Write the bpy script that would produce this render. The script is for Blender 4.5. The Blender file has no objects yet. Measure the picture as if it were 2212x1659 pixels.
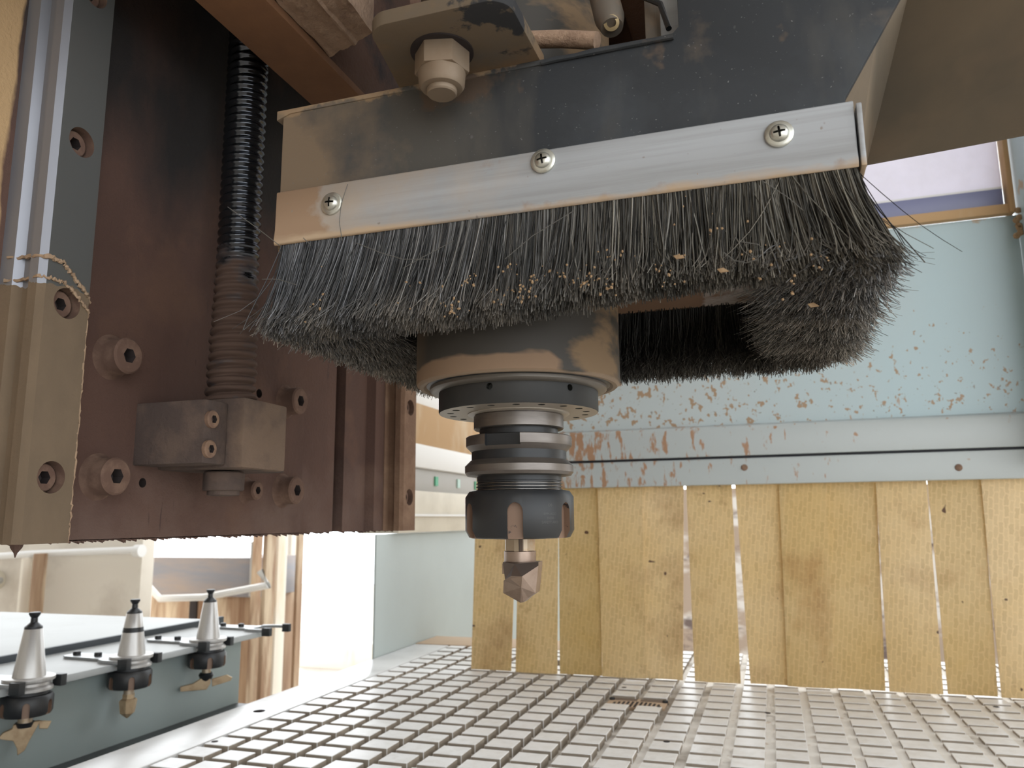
import bpy, bmesh, math, random
import numpy as np
from mathutils import Vector, Matrix, noise
from math import sin, cos, pi, radians

random.seed(4); rng = np.random.default_rng(4)
SC = bpy.context.scene
COL = SC.collection
S = 0.001            # the scene is laid out in millimetres round the lens, then scaled to metres
ZO = 1.05            # lens height above the shop floor (m)

# ------------------------------------------------------------------ camera
YAW, PIT, ROL, FPX = radians(18.08), radians(9.88), radians(-0.534), 1684.0
FW = Vector((-sin(YAW)*cos(PIT), cos(YAW)*cos(PIT), sin(PIT)))
RT = Vector((cos(YAW), sin(YAW), 0)); UP = RT.cross(FW)
RT, UP = cos(ROL)*RT + sin(ROL)*UP, -sin(ROL)*RT + cos(ROL)*UP
cd = bpy.data.cameras.new('camera'); cam = bpy.data.objects.new('camera', cd); COL.objects.link(cam)
cam.matrix_world = Matrix((RT, UP, -FW)).transposed().to_4x4()
cam.location = (0, 0, ZO)
cd.sensor_width = 36; cd.lens = FPX/2212*36; cd.clip_start = .01; cd.clip_end = 200
cd.dof.use_dof = True; cd.dof.focus_distance = .36; cd.dof.aperture_fstop = 24
SC.camera = cam
# ------------------------------------------------------------------ light
W = bpy.data.worlds.new('sky'); SC.world = W; W.use_nodes = True
wn = W.node_tree.nodes; bg = wn['Background']
bg.inputs[0].default_value = (.93, .97, 1.0, 1); bg.inputs[1].default_value = 3.2
sd = bpy.data.lights.new('sun', 'SUN'); sd.energy = 3.0; sd.angle = radians(3); sd.color = (1, .95, .87)
sun = bpy.data.objects.new('sun', sd); COL.objects.link(sun)
sun.rotation_euler = Vector((.55, -.55, -.62)).to_track_quat('-Z', 'Y').to_euler()
SC.view_settings.view_transform = 'Standard'; SC.view_settings.look = 'None'
SC.view_settings.gamma = 1; SC.view_settings.use_curve_mapping = False
SC.view_settings.exposure = 0.18

# ------------------------------------------------------------------ helpers
def at(px, py, axis, val):
    d = FW + (px-1106)/FPX*RT - (py-829.5)/FPX*UP
    return d*(val/d['xyz'.index(axis)])

def newmat(name): 
    m = bpy.data.materials.new(name); m.use_nodes = True
    return m, m.node_tree, m.node_tree.nodes['Principled BSDF']

def math_node(nt, op, a, b=None, clamp=False):
    n = nt.nodes.new('ShaderNodeMath'); n.operation = op; n.use_clamp = clamp
    for i, v in enumerate((a, b)):
        if v is None: continue
        if isinstance(v, (int, float)): n.inputs[i].default_value = v
        else: nt.links.new(v, n.inputs[i])
    return n.outputs[0]

def noise_node(nt, pos, scale, stretch=(1, 1, 1), detail=4, seed=0):
    mp = nt.nodes.new('ShaderNodeMapping'); mp.inputs['Scale'].default_value = stretch
    mp.inputs['Location'].default_value = (seed*3.1, seed*1.7, seed*2.3)
    nt.links.new(pos, mp.inputs[0])
    n = nt.nodes.new('ShaderNodeTexNoise'); n.inputs['Scale'].default_value = scale; n.inputs['Detail'].default_value = detail
    n.inputs['Roughness'].default_value = .6
    nt.links.new(mp.outputs[0], n.inputs['Vector'])
    return n.outputs['Fac']

def mat(name, base, rough=.5, metal=0.0, layers=(), bump=None, spec=.5, trans=0, attr=None):
    """layers: dicts col, scale, lo, hi, stretch, grads=[(axis, a_mm, b_mm, weight)], rough, metal"""
    m, nt, b = newmat(name)
    geo = nt.nodes.new('ShaderNodeNewGeometry'); pos = geo.outputs['Position']
    sep = nt.nodes.new('ShaderNodeSeparateXYZ'); nt.links.new(pos, sep.inputs[0])
    colr = None; rgh = None; met = None
    if attr:
        a = nt.nodes.new('ShaderNodeAttribute'); a.attribute_name = attr; colr = a.outputs['Color']
    for k, L in enumerate(layers):
        v = noise_node(nt, pos, L.get('scale', 30), L.get('stretch', (1, 1, 1)), L.get('detail', 5), k+len(name))
        for (ax, a0, b0, w) in L.get('grads', ()):
            mr = nt.nodes.new('ShaderNodeMapRange'); mr.clamp = True
            off = ZO if ax == 'z' else 0
            mr.inputs[1].default_value = a0*S+off; mr.inputs[2].default_value = b0*S+off
            mr.inputs[3].default_value = 0; mr.inputs[4].default_value = w
            nt.links.new(sep.outputs['XYZ'.index(ax.upper())], mr.inputs[0])
            v = math_node(nt, 'ADD', v, mr.outputs[0])
        mr = nt.nodes.new('ShaderNodeMapRange'); mr.clamp = True
        mr.inputs[1].default_value = L.get('lo', .5); mr.inputs[2].default_value = L.get('hi', .6)
        mr.inputs[4].default_value = L.get('max', 1.0)
        nt.links.new(v, mr.inputs[0]); f = mr.outputs[0]
        mx = nt.nodes.new('ShaderNodeMix'); mx.data_type = 'RGBA'
        nt.links.new(f, mx.inputs[0])
        if colr is None: mx.inputs[6].default_value = (*base, 1)
        else: nt.links.new(colr, mx.inputs[6])
        mx.inputs[7].default_value = (*L['col'], 1); colr = mx.outputs[2]
        if 'rough' in L:
            mm = nt.nodes.new('ShaderNodeMix'); nt.links.new(f, mm.inputs[0])
            if rgh is None: mm.inputs[2].default_value = rough
            else: nt.links.new(rgh, mm.inputs[2])
            mm.inputs[3].default_value = L['rough']; rgh = mm.outputs[0]
        if 'metal' in L:
            mm = nt.nodes.new('ShaderNodeMix'); nt.links.new(f, mm.inputs[0])
            if met is None: mm.inputs[2].default_value = metal
            else: nt.links.new(met, mm.inputs[2])
            mm.inputs[3].default_value = L['metal']; met = mm.outputs[0]
    b.inputs['Base Color'].default_value = (*base, 1)
    if colr is not None: nt.links.new(colr, b.inputs['Base Color'])
    b.inputs['Roughness'].default_value = rough; b.inputs['Metallic'].default_value = metal
    if rgh is not None: nt.links.new(rgh, b.inputs['Roughness'])
    if met is not None: nt.links.new(met, b.inputs['Metallic'])
    b.inputs['Specular IOR Level'].default_value = spec
    if bump:
        h = noise_node(nt, pos, bump[0], bump[3] if len(bump) > 3 else (1, 1, 1), 6, 3)
        bn = nt.nodes.new('ShaderNodeBump'); bn.inputs['Strength'].default_value = bump[1]; bn.inputs['Distance'].default_value = bump[2]*S
        nt.links.new(h, bn.inputs['Height']); nt.links.new(bn.outputs[0], b.inputs['Normal'])
    if trans:
        t = nt.nodes.new('ShaderNodeBsdfTranslucent'); mx = nt.nodes.new('ShaderNodeMixShader'); mx.inputs[0].default_value = trans
        if colr is not None: nt.links.new(colr, t.inputs[0])
        else: t.inputs[0].default_value = (*base, 1)
        out = nt.nodes['Material Output']
        nt.links.new(b.outputs[0], mx.inputs[1]); nt.links.new(t.outputs[0], mx.inputs[2]); nt.links.new(mx.outputs[0], out.inputs[0])
    return m

class MB:
    """collects geometry in millimetres"""
    def __init__(s): s.v = []; s.f = []; s.mi = []
    def add(s, vs, fs, mi=0):
        o = len(s.v); s.v += [tuple(v) for v in vs]; s.f += [tuple(i+o for i in f) for f in fs]; s.mi += [mi]*len(fs); return s
    def box(s, x0, x1, y0, y1, z0, z1, mi=0):
        return s.add([(x0,y0,z0),(x1,y0,z0),(x1,y1,z0),(x0,y1,z0),(x0,y0,z1),(x1,y0,z1),(x1,y1,z1),(x0,y1,z1)],
                     [(0,3,2,1),(4,5,6,7),(0,1,5,4),(1,2,6,5),(2,3,7,6),(3,0,4,7)], mi)
    def prism(s, poly, vec, mi=0):
        n = len(poly); p = [Vector(q) for q in poly]; v = Vector(vec)
        nrm = Vector((0,0,0))
        for i in range(n): nrm += (p[i]-p[0]).cross(p[(i+1) % n]-p[0])
        if nrm.dot(v) > 0: p.reverse()
        return s.add(p+[q+v for q in p], [tuple(range(n)), tuple(range(2*n-1, n-1, -1))]+[(i, i+n, (i+1) % n+n, (i+1) % n) for i in range(n)], mi)
    def lathe(s, prof, c=(0,0,0), axis=(0,0,1), seg=48, mi=0, capmi=None):
        """prof: (r, h) list along axis"""
        a = Vector(axis).normalized(); t = Vector((1,0,0)) if abs(a.x) < .9 else Vector((0,1,0))
        e1 = (t-a*t.dot(a)).normalized(); e2 = a.cross(e1); c = Vector(c)
        vs = []; fs = []; n = len(prof)
        for r, h in prof:
            for k in range(seg):
                th = 2*pi*k/seg; vs.append(c+a*h+(e1*cos(th)+e2*sin(th))*r)
        up = prof[-1][1] >= prof[0][1]
        for i in range(n-1):
            for k in range(seg):
                q = (i*seg+k, i*seg+(k+1) % seg, (i+1)*seg+(k+1) % seg, (i+1)*seg+k)
                fs.append(q if up else q[::-1])
        b0 = tuple(range(seg)); b1 = tuple(range((n-1)*seg, n*seg))
        fs.append(b0[::-1] if up else b0); fs.append(b1 if up else b1[::-1])
        return s.add(vs, fs, mi)
    def tube(s, path, r, seg=8, mi=0):
        P = [Vector(p) for p in path]; n = len(P); vs = []; fs = []
        rs = r if isinstance(r, (list, tuple)) else [r]*n
        up = Vector((0,0,1))
        for i in range(n):
            d = (P[min(i+1, n-1)]-P[max(i-1, 0)]).normalized()
            u = up if abs(d.dot(up)) < .9 else Vector((1,0,0))
            e1 = d.cross(u).normalized(); e2 = d.cross(e1)
            for k in range(seg): vs.append(P[i]+(e1*cos(2*pi*k/seg)+e2*sin(2*pi*k/seg))*rs[i])
        for i in range(n-1):
            for k in range(seg): fs.append((i*seg+k, (i+1)*seg+k, (i+1)*seg+(k+1) % seg, i*seg+(k+1) % seg))
        fs += [tuple(range(seg)), tuple(range((n-1)*seg, n*seg))[::-1]]
        return s.add(vs, fs, mi)
    def build(s, name, mats, parent=None, bevel=0, smooth=35, label=None, seg=2, recalc=False):
        if not isinstance(mats, (list, tuple)): mats = [mats]
        V = np.array(s.v, float); c = (V.min(0)+V.max(0))/2
        base = c.copy()
        if parent is None: base[2] = V[:, 2].min()
        me = bpy.data.meshes.new(name); me.from_pydata([tuple(p) for p in (V-base)*S], [], s.f)
        for m in mats: me.materials.append(m)
        me.polygons.foreach_set('material_index', s.mi)
        if bevel or recalc:
            bm = bmesh.new(); bm.from_mesh(me)
            if recalc: bmesh.ops.recalc_face_normals(bm, faces=bm.faces)
            if bevel:
                ed = [e for e in bm.edges if len(e.link_faces) == 2 and e.calc_face_angle(0) > radians(28)]
                bmesh.ops.bevel(bm, geom=ed, offset=bevel*S, segments=seg, profile=.6, affect='EDGES', clamp_overlap=True)
            bm.to_mesh(me); bm.free()
        if smooth:
            me.shade_smooth(); me.set_sharp_from_angle(angle=radians(smooth))
        o = bpy.data.objects.new(name, me); COL.objects.link(o)
        w = Vector(base)*S + Vector((0,0,ZO))
        if parent is not None:
            o.parent = parent; o.location = w - wloc(parent)
        else: o.location = w
        o['wx'] = list(w)
        if label: o['label'] = label
        return o

def wloc(o): return Vector(o['wx'])

def thing(name, label, cat, loc, group=None):
    o = bpy.data.objects.new(name, None); COL.objects.link(o); o.empty_display_size = .01
    w = Vector(loc)*S + Vector((0,0,ZO)); o.location = w; o['wx'] = list(w)
    o['label'] = label; o['category'] = cat
    if group: o['group'] = group
    return o

def tag(o, label, cat, group=None):
    o['label'] = label; o['category'] = cat
    if group: o['group'] = group
    return o

def struct(o): o['kind'] = 'structure'; return o

def cut(o, mb, m=None, smooth=35):
    """boolean difference, baked into the mesh"""
    c = mb.build('cutter', m or o.data.materials[0], recalc=True, smooth=0)
    bpy.context.view_layer.update()
    md = o.modifiers.new('b', 'BOOLEAN'); md.object = c; md.operation = 'DIFFERENCE'; md.solver = 'EXACT'; md.material_mode = 'TRANSFER'
    dg = bpy.context.evaluated_depsgraph_get()
    me = bpy.data.meshes.new_from_object(o.evaluated_get(dg))
    o.modifiers.clear(); old = o.data; o.data = me; bpy.data.meshes.remove(old)
    bpy.data.objects.remove(c)
    if smooth: me.shade_smooth(); me.set_sharp_from_angle(angle=radians(smooth))
    return o

def circ(c, r, n=24, plane='xy'):
    pts = []
    for k in range(n):
        a, b = r*cos(2*pi*k/n), r*sin(2*pi*k/n)
        pts.append({'xy': (c[0]+a, c[1]+b, c[2]), 'xz': (c[0]+a, c[1], c[2]+b), 'yz': (c[0], c[1]+a, c[2]+b)}[plane])
    return pts

# ------------------------------------------------------------------ materials
TAN = (.34, .215, .12)
hood_paint = mat('dark_slate_paint', (.030, .033, .037), .6, spec=.3, layers=[
    dict(col=(.055, .062, .07), scale=14, lo=.45, hi=.7),
    dict(col=(.075, .07, .062), scale=22, stretch=(1, 1, .35), lo=.52, hi=.75, grads=[('x', -20, -120, .12)]),
    dict(col=(.19, .14, .095), scale=30, lo=.62, hi=.95, grads=[('x', -125, -196, .5)]),
    dict(col=(.105, .075, .055), scale=26, lo=1.17, hi=1.23, grads=[('z', 152, 168, .35), ('x', -140, -124, .18), ('x', -74, -96, .18)]),
    dict(col=(.16, .16, .155), scale=900, detail=1, lo=.74, hi=.8),
    dict(col=(.13, .125, .12), scale=120, detail=1, lo=.73, hi=.77),
    dict(col=(.26, .18, .11), scale=60, lo=1.02, hi=1.1, grads=[('z', 172, 181, .35), ('x', -60, -90, .2)])],
    bump=(700, .25, .25))
lug_mat = mat('dusty_lug_steel', (.135, .10, .066), .8, spec=.3, layers=[
    dict(col=(.12, .10, .08), scale=40, lo=.45, hi=.7),
    dict(col=(.03, .03, .032), scale=55, lo=.80, hi=.84, grads=[('x', -110, -84, .25), ('y', 262, 245, .12)]),
    dict(col=(.18, .115, .065), scale=30, lo=.62, hi=.8, grads=[('y', 255, 276, .25)])], bump=(500, .3, .3))
alu = mat('brushed_aluminium', (.36, .37, .385), .45, .25, layers=[
    dict(col=(.30, .305, .31), scale=60, stretch=(.15, 1, 6), lo=.45, hi=.7),
    dict(col=(.38, .31, .245), scale=24, lo=.62, hi=.95, grads=[('x', -30, -185, .42)], rough=.7, metal=0),
    dict(col=(.31, .205, .13), scale=40, lo=.66, hi=.78, grads=[('x', -160, -190, .42), ('z', 125, 117, .1)], rough=.85, metal=0),
    dict(col=(.45, .33, .22), scale=50, stretch=(.3, 1, 1), lo=.78, hi=.95, grads=[('z', 124, 116.5, .45)], rough=.8, metal=0),
    dict(col=(.25, .22, .19), scale=260, detail=1, lo=.76, hi=.8)], bump=(900, .12, .1, (.1, 1, 3)))
alu_dusty = mat('dust_browned_aluminium', (.34, .20, .12), .7, layers=[dict(col=(.30, .20, .13), scale=50, stretch=(.3, 1, 2), lo=.62, hi=.75), dict(col=(.62, .54, .48), scale=90, stretch=(.4, 1, 1.5), lo=.72, hi=.86, grads=[('x', -34, -28, .3), ('x', 0, 8, -.3)])])
bristle_m = mat('bristle_fibre', (.05, .05, .05), .55, attr='Col', spec=.4)
sawdust = mat('sawdust', (.27, .17, .09), .95, layers=[dict(col=(.38, .26, .15), scale=400, lo=.4, hi=.7)])
plate_m = mat('rust_brown_dusted_plate', (.085, .043, .030), .85, layers=[
    dict(col=(.06, .03, .022), scale=12, stretch=(1, 1, .4), lo=.45, hi=.7),
    dict(col=(.12, .062, .038), scale=18, lo=.55, hi=.8),
    dict(col=(.135, .088, .07), scale=20, lo=.85, hi=1.3, grads=[('z', 160, 0, .5)]),
    dict(col=(.04, .02, .016), scale=60, stretch=(1, 3, .5), lo=.66, hi=.75),
    dict(col=(.015, .012, .011), scale=14, stretch=(1, 1, .5), lo=.62, hi=.95, grads=[('z', 140, 240, .4)]),  # shade at the enclosed top, painted in as near-black
    dict(col=(.40, .26, .13), scale=24, stretch=(1, 1, .4), lo=.80, hi=.9, grads=[('y', 256, 248, .45)])], bump=(420, .6, 1.0))
slot_m = mat('black_slot', (.012, .012, .018), .6)
felt = mat('thick_felted_dust', (.38, .255, .175), .95, layers=[
    dict(col=(.27, .175, .12), scale=90, lo=.45, hi=.7), dict(col=(.45, .31, .21), scale=240, lo=.55, hi=.75)], bump=(380, .8, 1.4))
orange_dust = mat('orange_dusted_steel', (.235, .115, .055), .9, layers=[dict(col=(.17, .08, .042), scale=14, lo=.45, hi=.7)], bump=(500, .4, .6))
rail_dust = mat('tan_caked_rail', (.30, .205, .13), .92, layers=[
    dict(col=(.22, .15, .095), scale=30, stretch=(1, 1, .4), lo=.45, hi=.7), dict(col=(.20, .17, .125), scale=16, stretch=(1, 1, .3), lo=.55, hi=.75),
    dict(col=(.16, .09, .06), scale=40, lo=.7, hi=.95, grads=[('z', 40, -8, .35)])], bump=(420, .5, .8))
rail_steel = mat('polished_rail_steel', (.56, .57, .62), .25, 1.0, layers=[dict(col=(.42, .44, .48), scale=18, stretch=(1, 1, .2), lo=.4, hi=.7)])
rail_face = mat('grey_rail_face', (.20, .215, .215), .5, .6, layers=[dict(col=(.12, .13, .13), scale=20, lo=.4, hi=.7)])
bolt_dust = mat('dusty_bolt', (.16, .095, .065), .85, layers=[dict(col=(.24, .15, .095), scale=120, lo=.45, hi=.65)], bump=(600, .4, .5))
bolt_brown = mat('brown_dusted_bolt', (.10, .055, .038), .88, layers=[dict(col=(.15, .09, .062), scale=120, lo=.45, hi=.65)], bump=(600, .4, .5))
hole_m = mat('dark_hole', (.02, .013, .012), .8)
screw_m = mat('oiled_screw_steel', (.075, .08, .09), .16, .9, layers=[
    dict(col=(.085, .05, .036), scale=40, stretch=(1, 1, 2), lo=.72, hi=.9, grads=[('z', 185, 120, .5)], rough=.85, metal=0.0)])
block_m = mat('brown_dusty_block', (.072, .05, .042), .9, layers=[dict(col=(.11, .075, .058), scale=60, lo=.45, hi=.65),
    dict(col=(.17, .115, .08), scale=20, lo=.75, hi=.95, grads=[('x', -290, -262, .45)])], bump=(420, .7, 1.0))
house_m = mat('dusted_spindle_body', (.048, .043, .037), .55, spec=.3, layers=[
    dict(col=(.12, .088, .062), scale=14, lo=.62, hi=.9, rough=.8, metal=0, grads=[('x', -120, -150, .25)]),
    dict(col=(.20, .135, .08), scale=16, stretch=(1, 1, 2.2), lo=.80, hi=.90, grads=[('x', -100, -70, .3), ('z', 88, 96, .12)], rough=.85, metal=0),
    dict(col=(.235, .155, .10), scale=13, stretch=(.7, .7, 1.6), lo=.86, hi=.93, grads=[('z', 78, 66, .5), ('x', -84, -70, -.28)], rough=.75, metal=0),
    dict(col=(.22, .16, .11), scale=20, lo=.82, hi=1.0, grads=[('z', 64, 61, .6)], rough=.6, metal=0),
    dict(col=(.10, .055, .04), scale=160, detail=1, lo=.82, hi=.84)], bump=(700, .15, .2))
ring_m = mat('black_bearing_ring', (.02, .021, .021), .5, spec=.3, layers=[dict(col=(.034, .032, .03), scale=20, lo=.45, hi=.7)])
lip_face = mat('dull_seal_lip', (.13, .115, .098), .4, .4)
ring_face = mat('machined_ring_face', (.36, .32, .27), .4, .4)
steel = mat('ground_tool_steel', (.19, .17, .155), .4, .8, layers=[dict(col=(.13, .115, .105), scale=30, stretch=(1, 1, 5), lo=.4, hi=.7)], bump=(900, .1, .1, (.3, .3, 4)))
thread_m = mat('worn_thread_steel', (.16, .15, .14), .25, .9)
bright_taper = mat('pale_ground_taper', (.50, .485, .465), .35, .5, layers=[dict(col=(.40, .385, .37), scale=30, stretch=(3, 3, .3), lo=.45, hi=.65)])
bit_dark = mat('shaded_brown_carbide', (.13, .10, .085), .35, .6)  # darker bronze copy; carries painted shade on the down-facing head facets
dark_steel = mat('blackened_tool_steel', (.014, .015, .017), .4, spec=.4)
nut_m = mat('black_oxide_nut', (.018, .019, .021), .42, spec=.4, layers=[dict(col=(.028, .027, .026), scale=30, lo=.45, hi=.7)], bump=(900, .1, .1))
slotface = mat('dusty_slot_face', (.20, .125, .085), .5, .2, layers=[dict(col=(.03, .025, .025), scale=110, lo=.60, hi=.63)])
etch = mat('etched_marking', (.065, .062, .06), .6)
bit_m = mat('bronze_carbide', (.33, .25, .20), .36, .7, layers=[dict(col=(.24, .17, .13), scale=70, lo=.42, hi=.65)])
rack_bit = mat('pale_bronze_cutter', (.45, .33, .20), .5, .25, layers=[dict(col=(.34, .23, .13), scale=70, lo=.45, hi=.65)])
bit_steel = mat('bright_bit_steel', (.40, .32, .235), .4, .7, layers=[dict(col=(.38, .24, .12), scale=90, lo=.52, hi=.65)])
zinc = mat('zinc_screw', (.55, .55, .50), .3, .8, layers=[dict(col=(.42, .40, .34), scale=200, lo=.5, hi=.65)])
zinc_dusty = mat('dusty_zinc_nut', (.22, .165, .115), .6, .2, layers=[dict(col=(.20, .14, .09), scale=60, lo=.45, hi=.65)])
recess = mat('cross_recess', (.04, .04, .035), .5, .5)
shroud_m = mat('tan_dusted_shroud', (.165, .125, .082), .8, layers=[
    dict(col=(.11, .09, .065), scale=9, lo=.45, hi=.7), dict(col=(.25, .17, .105), scale=8, lo=.7, hi=.95, grads=[('z', 215, 165, .3)]),
    dict(col=(.21, .145, .09), scale=8, lo=.55, hi=.75)], bump=(600, .25, .4))
blue = mat('pale_blue_enamel', (.40, .51, .54), .38, layers=[
    dict(col=(.43, .475, .475), scale=2.2, lo=.5, hi=.9, grads=[('x', 250, -150, .35)]),
    dict(col=(.33, .225, .14), scale=125, stretch=(1, 1, .8), detail=2, lo=.79, hi=.84, grads=[('z', 320, 175, .17), ('x', 250, -100, .05)]),
    dict(col=(.38, .24, .15), scale=66, stretch=(1.5, 1, .35), detail=3, lo=.83, hi=.88, grads=[('z', 260, 150, .17)]),
    dict(col=(.25, .23, .20), scale=190, detail=1, lo=.84, hi=.88, grads=[('z', 330, 160, .12)]),
    dict(col=(.42, .30, .18), scale=20, stretch=(.6, 1, 1), lo=.95, hi=.98, grads=[('z', 330, 386, .34)])])
lip_m = mat('pale_grey_lip_enamel', (.40, .43, .425), .38, layers=[
    dict(col=(.34, .20, .12), scale=75, stretch=(1.5, 1, .45), detail=3, lo=.70, hi=.77, grads=[('x', 200, -330, .22)]),
    dict(col=(.33, .19, .11), scale=60, detail=1, lo=.74, hi=.78),
    dict(col=(.36, .26, .17), scale=16, stretch=(.8, 1, 2), lo=.78, hi=.95, grads=[('x', 120, -300, .22)], max=.6)])
side_m = mat('grey_green_side_panel', (.40, .45, .44), .5, layers=[dict(col=(.36, .40, .39), scale=3, lo=.4, hi=.7)])
cream = mat('cream_beam_paint', (.62, .57, .47), .5, layers=[dict(col=(.52, .47, .38), scale=10, lo=.45, hi=.7)])
greybeam = mat('grey_beam_paint', (.38, .365, .34), .5)
whitebeam = mat('white_beam_paint', (.72, .71, .69), .5)
brownboard = mat('dusty_brown_cover', (.44, .28, .14), .8, layers=[dict(col=(.52, .40, .27), scale=12, stretch=(1, 1, .4), lo=.5, hi=.7)])
green = mat('green_mark', (.05, .33, .17), .5)
palegreen = mat('pale_green_mark', (.42, .58, .52), .5)
strip_m = None
tile_side = mat('dirty_tile_side', (.30, .255, .205), .85, layers=[dict(col=(.42, .36, .29), scale=40, lo=.5, hi=.75)])  # grime on the tile sides, darkened further with painted shade
tile_m = mat('phenolic_tile', (.76, .755, .745), .35, layers=[
    dict(col=(.66, .645, .62), scale=90, lo=.42, hi=.7), dict(col=(.78, .775, .77), scale=6, lo=.45, hi=.65),
    dict(col=(.45, .40, .36), scale=300, lo=.66, hi=.76)], bump=(500, .12, .3))
channel_m = mat('dusty_bed_channel', (.33, .285, .235), .8, layers=[
    dict(col=(.78, .74, .68), scale=10, lo=.50, hi=.66, grads=[('x', -260, -40, .25)]),
    dict(col=(.45, .33, .22), scale=50, lo=.6, hi=.75)], bump=(200, .6, 2))
bedframe_m = mat('bed_border', (.66, .655, .645), .28, layers=[dict(col=(.50, .49, .48), scale=14, lo=.45, hi=.7), dict(col=(.36, .35, .36), scale=22, lo=.70, hi=.73)])
recess_m = mat('dirty_recess', (.16, .115, .085), .85)  # flat port boxes: shade of a deeper recess put in the colour
packing = mat('brown_packing_board', (.48, .35, .24), .7)
rack_m = mat('grey_green_rack_enamel', (.235, .275, .265), .5, layers=[dict(col=(.27, .305, .29), scale=4, lo=.4, hi=.7)])
racktop_m = mat('pale_rack_top', (.40, .415, .41), .45, layers=[dict(col=(.35, .36, .355), scale=6, lo=.45, hi=.7)])
rubber = mat('black_rubber', (.035, .042, .05), .5)
fork_m = mat('sprung_fork_steel', (.35, .36, .37), .3, .8)
glove = mat('black_plastic', (.018, .02, .022), .4)
wood_m = mat('weathered_post_wood', (.42, .29, .19), .8, layers=[dict(col=(.25, .14, .08), scale=10, stretch=(3, 3, .2), lo=.4, hi=.65), dict(col=(.62, .50, .36), scale=5, stretch=(2, 2, .3), lo=.5, hi=.62)])
palewood = mat('pale_timber', (.86, .80, .70), .8, layers=[dict(col=(.80, .66, .48), scale=6, stretch=(2, 2, .4), lo=.55, hi=.72)])
plaster = mat('cream_plaster', (.76, .71, .63), .85, layers=[dict(col=(.55, .49, .42), scale=3, lo=.48, hi=.7)])
backwall_m = mat('mottled_back_wall', (.42, .33, .26), .85, layers=[dict(col=(.72, .69, .66), scale=1.6, stretch=(1, 1, 2.5), lo=.48, hi=.55), dict(col=(.16, .12, .11), scale=2.2, stretch=(1, 1, 3), lo=.6, hi=.66)])
concrete = mat('shop_concrete', (.52, .48, .43), .8, layers=[dict(col=(.42, .37, .31), scale=3, lo=.4, hi=.7)])
roof_m = mat('shed_roof_sheet', (.32, .29, .26), .7)
greypanel = mat('blue_grey_cabinet_glass', (.22, .22, .25), .25, layers=[dict(col=(.36, .27, .21), scale=3, stretch=(.4, 1, 2), lo=.48, hi=.7)])
whitetube = mat('white_tube_paint', (.8, .8, .79), .4)
bluebar = mat('blue_window_rail', (.17, .18, .30), .4)
pane_m = mat('milky_window_pane', (.84, .82, .89), .4, trans=.45, layers=[dict(col=(.76, .74, .79), scale=16, lo=.5, hi=.8)])
hose_m = mat('grey_cylinder_tube', (.16, .135, .11), .6, .3, layers=[dict(col=(.24, .17, .11), scale=60, lo=.5, hi=.7)])
brass = mat('dull_brass', (.36, .28, .16), .4, .8)
carrier_m = mat('rusty_carrier', (.12, .06, .036), .85, layers=[dict(col=(.13, .07, .042), scale=40, lo=.5, hi=.7), dict(col=(.03, .02, .018), scale=25, lo=.55, hi=.7)], bump=(300, .6, 1.2))

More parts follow.
